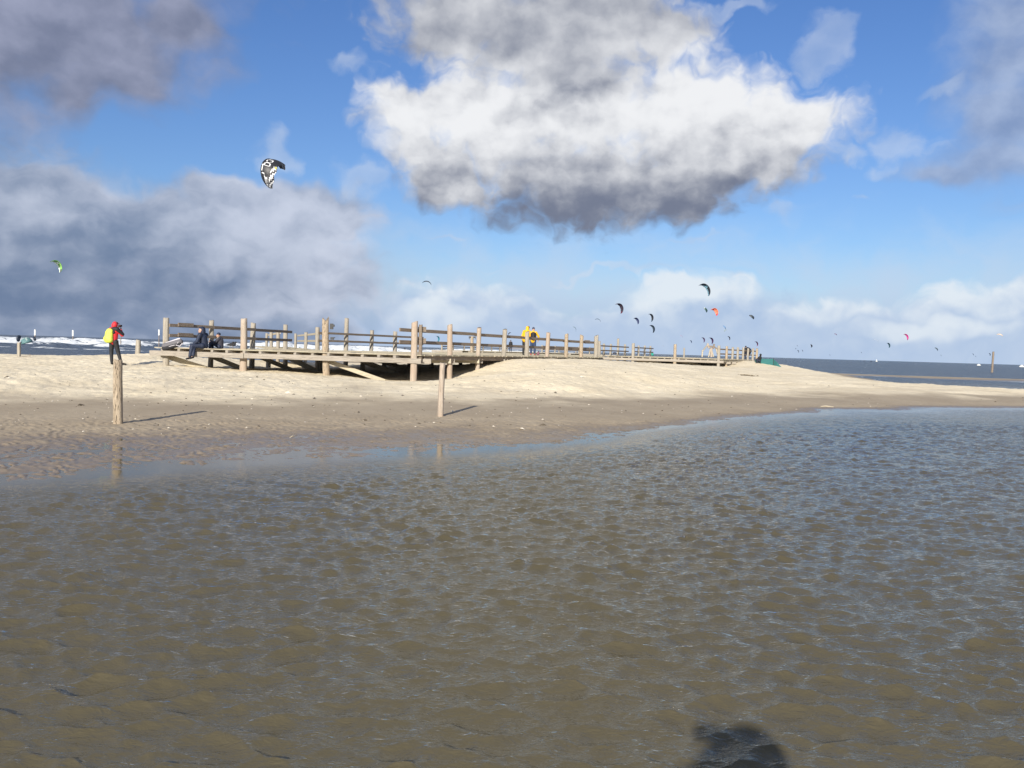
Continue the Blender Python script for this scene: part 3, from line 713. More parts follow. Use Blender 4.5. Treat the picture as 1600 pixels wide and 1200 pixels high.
o = link('mooring_pile', post_mesh(0, 0, -.8, t.z, .19, (0, 0, 0), 55, (.012, 0)), M['rail']); o.location = (b.x, b.y, 0)
tag(o, 'tall dark brown pile standing alone in the blue water at the far right', 'pile')
def sea_marker(px, ytop, ybot, label):
    Y = 172; a, b = atY(px, ytop, Y), atY(px, ybot, Y); e = empty('sea_marker', (a.x, Y, 0), label, 'marker pole', 'white topped marker poles in the surf')
    q = MB(e.location); q.tube([(a.x, Y, -1), (a.x, Y, b.z)], .09, 8); q.build('pole', M['rail'], e)
    q = MB(e.location); q.tube([(a.x, Y, b.z-.02), (a.x, Y, b.z+.03), (a.x, Y, a.z-.03), (a.x, Y, a.z)], [.12, .155, .155, .14], 12); q.build('white_sleeve', M['white'], e)
M['white'] = flat('white_paint', (.80, .80, .76), .5)
sea_marker(54.8, 515, 524, 'white topped marker pole in the surf, leftmost of four'); sea_marker(114, 516, 525, 'white topped marker pole in the surf, second from the left')
sea_marker(189, 514, 522.5, 'white topped marker pole in the surf right behind the person in red'); sea_marker(248.6, 515, 524, 'white topped marker pole in the surf beside the first boardwalk post')

def trestle():
    Y = 84.5; f = lambda px, py: atY(px, py, Y)
    e = empty('timber_trestle', (f(1110, 557).x, Y, DZ), 'angular trestle of bare timbers standing on the second deck left of the close posts', 'trestle')
    def bm_(a, b, w, m='pale', nm='leg'): q = MB(e.location); q.beam(f(*a), f(*b), w, w); q.build(nm, M[m], e)
    bm_((1097, 557.5), (1097.6, 547), .13); bm_((1097.5, 549), (1105.3, 539), .13, 'post'); bm_((1105.5, 536.5), (1107.5, 544), .16, 'post_red')
    bm_((1106, 541), (1116.5, 541.8), .15, 'rail', 'crossbar'); bm_((1106, 543.6), (1114.5, 544.2), .08, 'rail', 'crossbar')
    bm_((1116, 537.5), (1114, 545), .15, 'rail'); bm_((1111.3, 544), (1111.5, 558), .2, 'post_red'); bm_((1110, 545), (1107, 558), .1); bm_((1112, 546), (1114.8, 557.5), .09)
    bm_((1116, 542), (1122.5, 546.5), .13, 'rail'); bm_((1119, 545), (1121.8, 555), .12)
trestle()

# ------------------------------------------------------------------ people
cloth = {}
def cl(name, rgb, rough=.8, var=.15, scale=14, bm=.01):
    if name not in cloth: cloth[name] = flat(name, rgb, rough, var, scale, bm)
    return cloth[name]
SKIN = cl('skin', (.52, .30, .21), .55, .08)
def fused(name, caps, balls, m, parent, voxel=.014, sm=4):
    """tapered limbs and rounded masses melted into one continuous surface"""
    bm = bmesh.new()
    for a, ra, b, rb in caps:
        a, b = Vector(a), Vector(b); d = b-a; L = max(d.length, 1e-4)
        rot = d.to_track_quat('Z', 'Y').to_matrix().to_4x4(); rings = []
        for t in np.linspace(-90, 0, 5): rings.append((ra*math.cos(R(t)), ra*math.sin(R(t))))
        for t in np.linspace(0, 90, 5): rings.append((rb*math.cos(R(t)), L+rb*math.sin(R(t))))
        prev = None; N = 14
        for rr, z in rings:
            cur = [bm.verts.new(Matrix.Translation(a) @ rot @ Vector((max(rr, 1e-4)*math.cos(2*math.pi*k/N), max(rr, 1e-4)*math.sin(2*math.pi*k/N), z))) for k in range(N)]
            if prev: [bm.faces.new((prev[k], prev[(k+1) % N], cur[(k+1) % N], cur[k])) for k in range(N)]
            else: bm.faces.new(cur[::-1])
            prev = cur
        bm.faces.new(prev)
    for c, rad, *rot in balls:
        mt = Matrix.Translation(c) @ (Euler(rot[0]).to_matrix().to_4x4() if rot else Matrix()) @ Matrix.Diagonal((*rad, 1))
        bmesh.ops.create_uvsphere(bm, u_segments=18, v_segments=12, radius=1, matrix=mt)
    me = bpy.data.meshes.new(name); bm.to_mesh(me); bm.free()
    o = bpy.data.objects.new('tmp', me); COL.objects.link(o)
    md = o.modifiers.new('r', 'REMESH'); md.mode = 'VOXEL'; md.voxel_size = voxel
    s = o.modifiers.new('s', 'SMOOTH'); s.iterations = sm; s.factor = .5
    dg = bpy.context.evaluated_depsgraph_get(); me2 = bpy.data.meshes.new_from_object(o.evaluated_get(dg))
    bpy.data.objects.remove(o); me2.materials.clear()
    return link(name, me2, m, parent)
def V3(*a): return Vector(a)
def hand(caps, balls, w, d, palm, side=1, curl=.5):
    """wrist w, pointing d, palm faces palm; five separate bent fingers"""
    w, d, palm = Vector(w), Vector(d).normalized(), Vector(palm).normalized(); s = d.cross(palm).normalized()*side
    balls.append((w+d*.045, (.03, .03, .03)))
    caps.append((w, .024, w+d*.075, .020)); caps.append((w+s*.02, .018, w+d*.075+s*.027, .016)); caps.append((w-s*.02, .018, w+d*.072-s*.027, .015))
    for i, (o, L) in enumerate(((-.033, .062), (-.011, .076), (.011, .080), (.033, .070))):
        a = w+d*.078+s*o; b = a+(d*(1-curl*.4)+palm*curl*.6).normalized()*L*.5; c = b+(d*(1-curl)+palm*curl*1.2).normalized()*L*.5
        caps.append((a, .0095, b, .009)); caps.append((b, .009, c, .008))
    a = w+d*.02+s*.032; b = a+(s*.8+d*.7+palm*.2).normalized()*.035; c = b+(d+palm*.5).normalized()*.030
    caps.append((a, .012, b, .010)); caps.append((b, .010, c, .009))
def person(loc, label, J, look, jacket, trousers, shoes, voxel=.012, shoe_c=None, group=None, bulk=1., kid=1., hands=None, face=True, cat='person', jlow=.14):
    e = empty('person', loc, label, cat, group)
    g = {k: Vector(v) for k, v in J.items()}; k = kid; look = Vector(look).normalized()
    caps, balls = [], []
    caps += [(g['pel'], .11*k, g['chest'], .115*k), (g['chest'], .07*k, g['neck'], .048*k), (g['neck'], .048*k, g['head'], .05*k)]
    balls.append((g['head'], (.078*k, .095*k, .115*k), (0, 0, math.atan2(look.y, look.x)-math.pi/2)))
    lk = look; sd = Vector((-lk.y, lk.x, 0)).normalized()
    if face:
        balls += [(g['head']+lk*.098*k-V3(0, 0, .012*k), (.014, .014, .022)), (g['head']+lk*.06*k-V3(0, 0, .075*k), (.045*k, .045*k, .035*k)),
                  (g['head']+lk*.088*k-V3(0, 0, .052*k), (.022, .012, .008)), (g['head']+sd*.078*k, (.014, .022, .03)), (g['head']-sd*.078*k, (.014, .022, .03))]
    for s in 'LR':
        caps += [(g['chest'], .06*k, g['sh'+s], .05*k), (g['sh'+s], .045*k, g['el'+s], .038*k), (g['el'+s], .038*k, g['wr'+s], .026*k),
                 (g['pel'], .08*k, g['hip'+s], .08*k), (g['hip'+s], .072*k, g['kn'+s], .05*k), (g['kn'+s], .048*k, g['an'+s], .034*k), (g['an'+s], .03*k, g['to'+s], .025*k)]
    for h in (hands or []): hand(caps, balls, *h)
    fused('body', caps, balls, SKIN, e, voxel=min(voxel, .0095) if hands else voxel)
    if face:
        q = MB(); 
        for s in (-1, 1):
            c = g['head']+lk*.090*k+sd*s*.032*k+V3(0, 0, .012*k)
            q.box(c, (.016, .016, .009))
        q.build('eyes', cl('eye', (.03, .025, .02)), e)
    b = bulk*k
    jc = [(g['pel']-V3(0, 0, .02), jlow*b, g['chest'], .155*b), (g['chest'], .12*b, g['neck'], .075*b)]
    for s in 'LR': jc += [(g['chest'], .11*b, g['sh'+s], .082*b), (g['sh'+s], .08*b, g['el'+s], .064*b), (g['el'+s], .064*b, g['wr'+s].lerp(g['el'+s], .08), .046*b)]
    fused('jacket', jc, [], jacket, e, voxel*1.2)
    tc = [(g['hipL'], .115*b, g['hipR'], .115*b)]
    for s in 'LR': tc += [(g['hip'+s], .108*b, g['kn'+s], .078*b), (g['kn'+s], .078*b, g['an'+s]+(g['kn'+s]-g['an'+s])*.12, .058*b)]
    fused('trousers', tc, [], trousers, e, voxel*1.2)
    for s in 'LR': fused('shoe', [(g['an'+s], .05*k, g['an'+s]-V3(0, 0, .02), .05*k), (g['an'+s]-V3(0, 0, .03), .045*k, g['to'+s], .036*k)], [], shoes, e, voxel)
    return e, g
def standing(h=1.72, turn=0., stance=.12, step=0.):
    """joints of a standing adult facing +Y before turning by `turn`"""
    s = h/1.75; J = dict(pel=(0, 0, .95), chest=(0, .01, 1.30), neck=(0, .0, 1.50), head=(0, .02, 1.62), shL=(-.17, 0, 1.42), shR=(.17, 0, 1.42), elL=(-.24, -.02, 1.13), elR=(.24, -.02, 1.13), wrL=(-.23, .07, .88), wrR=(.23, .07, .88),
        hipL=(-.085, 0, .90), hipR=(.085, 0, .90), knL=(-stance*.9, .03, .49), knR=(stance*.9, .03+step*.5, .49), anL=(-stance, 0, .085), anR=(stance, step, .085), toL=(-stance-.02, .15, .035), toR=(stance+.02, step+.15, .035))
    c, n = math.cos(turn), math.sin(turn)
    return {k: (s*(x*c-y*n), s*(x*n+y*c), s*z) for k, (x, y, z) in J.items()}

# walker in red with a yellow backpack, seen from behind
f = at(176.5, 570.5, .5); gz = hz1(f.x, f.y); loc1 = Vector((f.x, f.y, gz))
J = dict(pel=(.02, 0, .96), chest=(.03, .02, 1.29), neck=(.02, .03, 1.49), head=(.03, .07, 1.60), shL=(-.13, .07, 1.43), shR=(.17, -.05, 1.42), elL=(-.10, .30, 1.30), elR=(.32, .10, 1.20), wrL=(.05, .30, 1.50), wrR=(.17, .29, 1.42),
         hipL=(-.07, .03, .92), hipR=(.11, -.03, .92), knL=(-.10, .06, .50), knR=(.20, .02, .50), anL=(-.06, .02, .09), anR=(.34, -.02, .09), toL=(-.01, .14, .035), toR=(.48, .08, .035))
red = cl('red_jacket', (.60, .02, .03), .6); blk = cl('black_fabric', (.012, .013, .016), .7); navy = cl('navy_fabric', (.008, .016, .042), .65)
e1, g = person(loc1, 'person in a red and black jacket standing on the sand, seen from behind', J, (.55, .83, 0), red, blk, blk, .012,
    hands=[((.05, .30, 1.50), (.3, .3, .9), (.9, -.2, -.2), 1, .6), ((.17, .29, 1.42), (-.1, .3, .9), (-.9, .2, .1), -1, .6)])
fused('hood', [((.02, .05, 1.50), .10, (.02, .05, 1.58), .115)], [((.035, .06, 1.625), (.11, .12, .125))], red, e1, .014)
fused('cap', [], [((.07, .08, 1.675), (.085, .10, .065)), ((.12, .17, 1.655), (.07, .08, .012))], cl('dark_red_cap', (.20, .03, .045)), e1, .012)
fused('shoulder_yoke', [((.17, -.05, 1.43), .092, (.33, .09, 1.24), .075), ((.04, -.02, 1.43), .11, (.17, -.05, 1.43), .094), ((-.02, .0, 1.38), .12, (.06, -.10, 1.30), .07)], [], blk, e1, .014)
camera_o = MB(V3(0, 0, 0)); camera_o.box((.11, .36, 1.58), (.15, .02, .08)); co = camera_o.build('phone', M['dark']); co.location = loc1
tag(co, 'dark phone held up in front of the face of the person in red', 'phone')
bp = empty('backpack', loc1, 'bright yellow rain covered backpack on the back of the person in the red jacket', 'backpack')
yel = cl('neon_cover', (.62, .68, .09), .55, .06, 9, .02)
fused('rain_cover', [((-.16, -.12, 1.02), .155, (-.10, -.12, 1.34), .125), ((-.24, -.06, .99), .10, (-.20, -.06, 1.30), .09), ((-.05, -.17, 1.0), .12, (-.03, -.16, 1.36), .09)], [((-.14, -.14, 1.04), (.19, .15, .15))], yel, bp, .016, 6)
fused('strap', [((-.02, -.09, 1.45), .022, (-.08, .12, 1.47), .02), ((-.08, .12, 1.47), .02, (-.10, .16, 1.25), .018)], [], blk, bp, .014)
q = MB(); q.box((-.17, -.285, 1.05), (.05, .004, .02)); q.build('badge', M['dark'], bp)

# hooded man on the platform edge, legs hanging
h = atY(318.5, 543.2, 33.72); loc2 = Vector((h.x, 33.72, DZ))
J = dict(pel=(.0, .05, .12), chest=(-.05, .02, .43), neck=(-.07, -.0, .60), head=(-.10, -.03, .71), shL=(-.10, -.17, .53), shR=(.02, .17, .53), elL=(-.17, -.26, .27), elR=(-.14, .12, .26), wrL=(-.36, -.24, .12), wrR=(-.34, -.02, .14),
         hipL=(-.04, -.08, .10), hipR=(.0, .10, .10), knL=(-.36, -.27, .10), knR=(-.32, -.18, .09), anL=(-.42, -.36, -.36), anR=(-.29, -.33, -.32), toL=(-.50, -.47, -.42), toR=(-.36, -.46, -.40))
e2, g = person(loc2, 'person in a navy hooded jacket sitting with legs hanging off the platform edge', J, (-.92, -.38, -.05), navy, navy, blk, .012,
    hands=[((-.36, -.24, .12), (-.8, .1, -.3), (0, .1, -1), 1, .6), ((-.34, -.02, .14), (-.75, -.4, -.3), (0, .1, -1), -1, .6)], bulk=1.08)
fused('hood', [((-.04, .0, .60), .10, (-.05, 0, .68), .11)], [((-.055, .0, .735), (.105, .112, .125)), ((-.11, -.03, .80), (.085, .09, .045))], navy, e2, .012)
# child next to him
h = atY(343.5, 543, 34.6); loc3 = Vector((h.x, 34.6, DZ))
J = dict(pel=(.03, 0, .09), chest=(.02, -.02, .32), neck=(-.02, -.02, .44), head=(-.05, -.04, .54), shL=(.0, -.14, .39), shR=(.02, .12, .39), elL=(-.14, -.17, .24), elR=(-.15, .05, .22), wrL=(-.27, -.12, .27), wrR=(-.28, -.02, .24),
         hipL=(.0, -.07, .08), hipR=(.02, .07, .08), knL=(-.32, -.12, .27), knR=(-.30, .03, .24), anL=(-.36, -.16, -.04), anR=(-.30, .0, .03), toL=(-.46, -.20, -.09), toR=(-.41, -.03, -.02))
e3, g = person(loc3, 'child in a navy beanie and grey jacket seated on the platform with knees drawn up', J, (-.93, -.35, 0), cl('grey_jacket', (.035, .035, .05)), navy, blk, .011,
    hands=[((-.27, -.12, .27), (-.8, -.1, .2), (0, 0, -1), 1, .7), ((-.28, -.02, .24), (-.8, -.2, .2), (0, 0, -1), -1, .7)], kid=.74, bulk=1.12)
fused('beanie', [], [((-.04, -.03, .585), (.078, .082, .065))], navy, e3, .011)
fused('scarf', [((-.06, -.10, .38), .035, (-.07, -.06, .30), .04), ((-.04, -.02, .44), .05, (-.07, -.09, .40), .04)], [], cl('pale_scarf', (.45, .42, .33)), e3, .012)
# bag at the corner post
def bag():
    c = atY(269.5, 541.5, 33.75); e = empty('duffel_bag', (c.x, 33.75, DZ), 'grey and black duffel bag leaning against the leftmost boardwalk post', 'bag')
    a, b = V3(-.26, -.02, .03), V3(.27, .02, .22)
    fused('bag_body', [(a, .15, b, .135)], [], cl('grey_nylon', (.13, .125, .135)), e, .016)
    fused('side_panel', [(a+V3(-.02, -.06, -.07), .105, b+V3(.03, -.06, -.08), .09)], [], cl('black_nylon', (.02, .02, .024)), e, .016)
    fused('top_flap', [(a+V3(.02, -.03, .13), .035, b+V3(0, -.03, .125), .045)], [], cl('light_trim', (.55, .53, .56)), e, .014)
    q = MB(); q.tube([b+V3(.0, -.12, .0), b+V3(-.08, -.16, -.13), b+V3(.08, -.17, -.16), b+V3(.16, -.12, -.04)], .018); q.build('handle', cl('light_trim', (0, 0, 0)), e)
    q = MB(); q.tube([V3(-.1, -.15, .02), V3(.02, -.165, .06), V3(.15, -.15, .1)], .012); q.build('zip', cl('light_trim', (0, 0, 0)), e)
bag()

# couple in yellow jackets on the boardwalk
ywl = cl('yellow_jacket', (.80, .42, .01), .55, .06); jean = cl('jeans', (.03, .05, .11), .85)
p = atY(832.3, 555, 52); J = standing(1.70, -.25)
J = dict(J, elR=(.33, .0, 1.14), wrR=(.30, .12, .92), elL=(-.24, .08, 1.16), wrL=(-.14, .26, 1.1))
e4, g = person((p.x, 52, DZ), 'person in a yellow jacket and jeans with a black backpack, standing on the boardwalk', J, (-.25, .95, 0), ywl, jean, cl('red_shoe', (.40, .08, .06)), .014, hands=[((.30, .12, .92), (0, .2, -.98), (-1, 0, 0), 1, .5), ((-.14, .26, 1.1), (.1, .9, 0), (0, 0, -1), 1, .5)], jlow=.17)
fused('beanie', [], [((-.0, .02, 1.62), (.088, .10, .10))], cl('grey_blue_cap', (.05, .06, .10)), e4, .014)
b4 = empty('backpack', (p.x, 52, DZ), 'black backpack on the back of the person in yellow standing nearer the right', 'backpack')
fused('pack', [((-.0, -.17, 1.02), .13, (.0, -.17, 1.30), .12), ((-.08, -.15, 1.02), .09, (-.08, -.15, 1.3), .09), ((.09, -.15, 1.02), .09, (.09, -.15, 1.3), .09)], [], blk, b4, .016)
fused('pocket', [((-.05, -.28, 1.02), .06, (.06, -.28, 1.02), .06)], [], cl('black_nylon', (0, 0, 0)), b4, .014)
p = atY(819.8, 555, 52.6); J = standing(1.80, -.6)
J = {k: (x+.14*max(0, z-.9), y, z) for k, (x, y, z) in J.items()}; J['elR'] = (.42, .05, 1.25); J['wrR'] = (.50, .02, 1.05); J['head'] = (.15, .06, 1.63)
e5, g = person((p.x, 52.6, DZ), 'taller person in a yellow hooded jacket leaning towards the one with a black backpack', J, (.6, .8, 0), ywl, blk, blk, .014, jlow=.19, bulk=1.05, hands=[((.50, .02, 1.05), (.3, .1, -.9), (-1, 0, 0), 1, .5)])
fused('hood', [((.12, .03, 1.52), .105, (.12, .03, 1.62), .105)], [((.12, .03, 1.66), (.105, .105, .12))], ywl, e5, .014)
fused('hair', [], [((.18, .09, 1.70), (.08, .08, .085))], cl('brown_hair', (.06, .035, .02)), e5, .014)
# pink bag by their feet
p = atY(840.5, 553.5, 52.4); pb = empty('small_backpack', (p.x, 52.4, DZ), 'small dark pink bag on the planks by the feet of the couple in yellow', 'bag')
fused('bag_body', [((0, 0, .08), .09, (.03, 0, .18), .07)], [], cl('pink_bag', (.20, .09, .12)), pb, .016); q = MB(); q.tube([(-.02, -.05, .2), (.02, -.06, .31), (.07, -.05, .2)], .012); q.build('handle', blk, pb)

# far figures
def far_person(px, pb, Y, z, label, h=1.72, jc=None, turn=0., bend=0., tr=None, group=None):
    p = atY(px, pb, Y); J = standing(h, turn)
    if bend: J = {k: (x+bend*max(0, zz-.9*h/1.75), y, zz-abs(bend)*.25*max(0, zz-.9)) for k, (x, y, zz) in J.items()}
    e, g = person((p.x, Y, z if z is not None else hz1(p.x, Y)), label, J, (math.sin(-turn)*-1, math.cos(turn), 0), jc or blk, tr or navy, blk, .024, face=False, group=group)
    fused('hair', [], [(g['head']+V3(0, 0, .03), (.09, .105, .11))], cl('dark_hair', (.02, .018, .015)), e, .022)
    return e
far_person(797.6, 549.3, 126, DZ, 'tiny dark clothed person standing on the far deck behind the boardwalk rails', 1.72)
e7 = far_person(1163.5, 561.5, 91.5, DZ, 'dark clothed person behind the close posts at the end of the farther deck', 1.45, bend=.12)
far_person(632.3, 549, 262, -.35, 'tiny dark figure wading in the surf beyond the boardwalk, above its near corner', 1.7)
p = atY(1186.5, 569.5, 83); J = dict(pel=(0, 0, .30), chest=(.05, 0, .58), neck=(.08, 0, .72), head=(.10, 0, .83), shL=(.03, -.16, .66), shR=(.03, .16, .66), elL=(-.12, -.2, .5), elR=(-.1, .2, .5), wrL=(-.3, -.1, .42), wrR=(-.3, .1, .42),
    hipL=(0, -.09, .28), hipR=(0, .09, .28), knL=(-.3, -.1, .4), knR=(-.28, .12, .4), anL=(-.22, -.1, .08), anR=(-.2, .1, .08), toL=(-.36, -.1, .03), toR=(-.34, .1, .03))
e8, g8 = person((p.x, 83, hz1(p.x, 83)), 'dark clothed person crouching on the sand against the teal windbreak', J, (-1, 0, 0), blk, navy, blk, .024, face=False)
fused('hood', [], [((.08, 0, .85), (.11, .11, .125))], blk, e8, .024)

# teal windbreak at the right end
def windbreak():
    teal = cl('teal_fabric', (.035, .16, .16), .6, .08, 2); m, T, b = mat('x'); bpy.data.materials.remove(m)
    pts = [(1179.5, 566.8, 562.3, 84.5), (1188.5, 569, 560.2, 83), (1208.5, 573.6, 560.4, 82), (1214, 574.8, 565.5, 81.5), (1222.5, 575.8, 574.6, 81)]
    p0 = atY(1190, 570, 83); e = empty('windbreak', (p0.x, 83, hz1(p0.x, 83)), 'teal green fabric windbreak pitched on the sand at the right end of the farther deck', 'windbreak')
    for i in range(len(pts)-1):
        a0, a1 = atY(pts[i][0], pts[i][1], pts[i][3]), atY(pts[i][0], pts[i][2], pts[i][3]); b0, b1 = atY(pts[i+1][0], pts[i+1][1], pts[i+1][3]), atY(pts[i+1][0], pts[i+1][2], pts[i+1][3])
        a0.z -= .25; b0.z -= .25; q = MB(e.location); N = 6; vs = []
        for k in range(N+1):
            t = k/N; off = V3(0, .05*math.sin(math.pi*t), 0)
            for o in (0, .012): vs += [a0.lerp(b0, t)+off+V3(0, o, 0), a1.lerp(b1, t)+off*.5+V3(0, o, -.03*math.sin(math.pi*t))]
        fs = []
        for k in range(N):
            A = k*4; B = A+4; fs += [(A, A+1, B+1, B), (A+2, B+2, B+3, A+3), (A+1, A+3, B+3, B+1), (A, B, B+2, A+2)]
        q.add(vs, fs); q.build('fabric_panel', teal, e)
    for i in (0, 1, 2):
        a0, a1 = atY(pts[i][0], pts[i][1], pts[i][3]-.04), atY(pts[i][0], pts[i][2], pts[i][3]-.04); q = MB(e.location); q.tube([a0-V3(0, 0, .3), a1+V3(0, 0, .05)], .022); q.build('pole', M['dark'], e)
windbreak()

# ------------------------------------------------------------------ kites
kmats = {}
def km(rgb, rough=.5):
    key = tuple(rgb)
    if key not in kmats:
        m, T, b = mat('kite_fabric'); o = T.node('ShaderNodeTexCoord').outputs['Object']
        T.l.new(T.mix(T.noise(o, 1.5, 3), tuple(c*.88 for c in rgb), tuple(min(1, c*1.1) for c in rgb)), b.inputs['Base Color']); b.inputs['Roughness'].default_value = rough
        kmats[key] = m
    return kmats[key]
KG = 'kitesurfing kites in the air over the sea'
def kite(px, py, size, label, cols, rot=(25, 35, 50), dist=None, span=6.5, chord=2.3, pat=None, fullarc=125, taper=.72, group=KG, loc=None, sag=.35):
    """inflatable kite: arched canopy with an air tube along its front edge and cross struts.
    size: longest extent in photograph pixels; rot: pitch, yaw, roll in degrees as seen from the beach"""
    nu, nv = (110, 44) if pat else (36, 8); ph = R(fullarc)/2; Rr = span/(2*math.sin(min(ph, math.pi/2)))
    fw = ray(px, py); right = fw.cross(V3(0, 0, 1)).normalized(); up = right.cross(fw)
    Bm = Matrix((right, fw, up)).transposed() @ Matrix.Rotation(R(rot[2]), 3, 'Y') @ Matrix.Rotation(R(rot[1]), 3, 'Z') @ Matrix.Rotation(R(rot[0]), 3, 'X')
    ext = []
    def P(u, v, off=0):
        a = u*ph; c = chord*(1-taper*abs(u)**2.6); le = sag*chord*u*u
        n = V3(math.sin(a), 0, math.cos(a)); cam_ = .10*c*4*v*(1-v)
        return n*(Rr+cam_+off)+V3(0, le+v*c*(1-.04*math.cos(u*16)*v), -Rr*.62)
    pts = [Bm @ P(u, v) for u in np.linspace(-1, 1, 25) for v in (0, 1)]
    xs = [p.dot(right) for p in pts]; zs = [p.dot(up) for p in pts]; ex = max(max(xs)-min(xs), max(zs)-min(zs))
    if loc is None:
        dist = ex*F/size/ray(px, py).dot(ray(800, 600)); ctr = V3(0, 0, CAMZ)+fw*dist
        ctr -= right*((max(xs)+min(xs))/2)+up*((max(zs)+min(zs))/2)
    else: ctr = Vector(loc)
    big = size >= 12
    if big: e = empty('kite', ctr, label, 'kite', group); par = e
    bl = Bm
    vs = []; fs = []; mi = []
    for s, off in ((0, 0), (1, -.03)):
        for i in range(nu+1):
            for j in range(nv+1): vs.append(tuple(bl @ P(-1+2*i/nu, j/nv, off)))
    W = nv+1; O = (nu+1)*W
    for i in range(nu):
        for j in range(nv):
            a = i*W+j; c = 0
            u, v = -1+2*(i+.5)/nu, (j+.5)/nv
            if pat: c = pat(u, v)
            else:
                if abs(u) > .74 and len(cols) > 1: c = 1
                if len(cols) > 2 and (v > .72 or abs(u) < .10): c = 2
            fs.append((a, a+W, a+W+1, a+1)); mi.append(c); fs.append((O+a, O+a+1, O+a+W+1, O+a+W)); mi.append(c)
    for j in range(nv):
        a = j; fs.append((a, a+1, O+a+1, O+a)); mi.append(0); a = nu*W+j; fs.append((a, O+a, O+a+1, a+1)); mi.append(0)
    for i in range(nu):
        a = i*W+nv; fs.append((a, a+W, O+a+W, O+a)); mi.append(0); a = i*W; fs.append((a, O+a, O+a+W, a+W)); mi.append(0)
    q = MB(); tub = [bl @ P(u, 0, -.05) for u in np.linspace(-1, 1, 25)]; rads = [.05+.11*(1-abs(u)**2) for u in np.linspace(-1, 1, 25)]
    q.tube(tub, rads, 8)
    st = []
    for u in ((-.72, -.36, 0, .36, .72) if big else ()):
        z = MB(); z.tube([bl @ P(u, v, -.07) for v in (0, .3, .6, .97)], [.06, .055, .045, .03], 7); st.append(z)
    if big:
        me = bpy.data.meshes.new('canopy'); me.from_pydata(vs, [], fs); o = bpy.data.objects.new('canopy', me); COL.objects.link(o); o.parent = e
        for c in cols: me.materials.append(km(c))
        me.polygons.foreach_set('material_index', mi); me.polygons.foreach_set('use_smooth', [True]*len(fs))
        q.build('leading_edge', km(cols[0]), e, True)
        for z in st: z.build('strut', km(cols[1] if len(cols) > 1 else cols[0]), e, True)
        return e
    n = len(vs); vs += q.v; fs += [tuple(n+i for i in f) for f in q.f]; mi += [0]*len(q.f)
    me = bpy.data.meshes.new('kite'); me.from_pydata(vs, [], fs)
    for c in cols: me.materials.append(km(c))
    me.polygons.foreach_set('material_index', mi); me.polygons.foreach_set('use_smooth', [True]*len(fs))
    o = bpy.data.objects.new('kite', me); COL.objects.link(o); o.location = ctr; return tag(o, label, 'kite', group)
BK, WH = (.018, .018, .022), (.75, .75, .75)
def glyph(ch, x, y):                          # 5x7 lettering, x and y run 0..1 over one character cell
    G = {'C': ('01110', '10001', '10000', '10000', '10000', '10001', '01110'), 'O': ('01110', '10001', '10001', '10001', '10001', '10001', '01110'),
         'L': ('10000', '10000', '10000', '10000', '10000', '10000', '11111'), 'N': ('10001', '11001', '10101', '10101', '10011', '10001', '10001'),
         'S': ('01111', '10000', '10000', '01110', '00001', '00001', '11110'), 'E': ('11111', '10000', '10000', '11110', '10000', '10000', '11111')}
    if not (0 <= x < 1 and 0 <= y < 1): return False
    return G[ch][int(y*7)][int(x*5)] == '1'
def pat_big(u, v):
    # white block letters across the middle, white printed trailing corner, pale strip on the front edge
    x, y = (u+.22)/.20, (v-.12)/.42
    if 0 <= x < 2 and glyph('CO'[int(x)], (x % 1)*1.15, y) and abs(u) < .4: return 1
    if glyph('L', (u-.42)/.14, (v-.06)/.22): return 1
    if .50 < u < .95 and glyph('E', ((u-.55)*4) % 1, (v-.28)/.22): return 1
    if v > .72-.22*(u-.1)*(u > .1) and u > .02:
        s = math.sin(u*21+v*17)+.8*math.sin(v*47-u*13)+.5*math.sin(u*71)
        return 0 if s > -.15 else (2 if (.04 < u < .12 and v > .86) else 1)
    if u < -.55 and v > .45: return 3 if math.sin(u*60)*math.sin(v*30) > 0 else 0
    if v < .08 and .1 < u < .36: return 1
    return 0
kite(427, 272, 45, 'large black kite with white lettering and white printed corner, high at left', [BK, WH, (.6, .55, .08), (.30, .30, .34)], rot=(114.6, -37.4, 121.9), pat=pat_big, chord=3.2, span=6.0, fullarc=200, sag=.7)
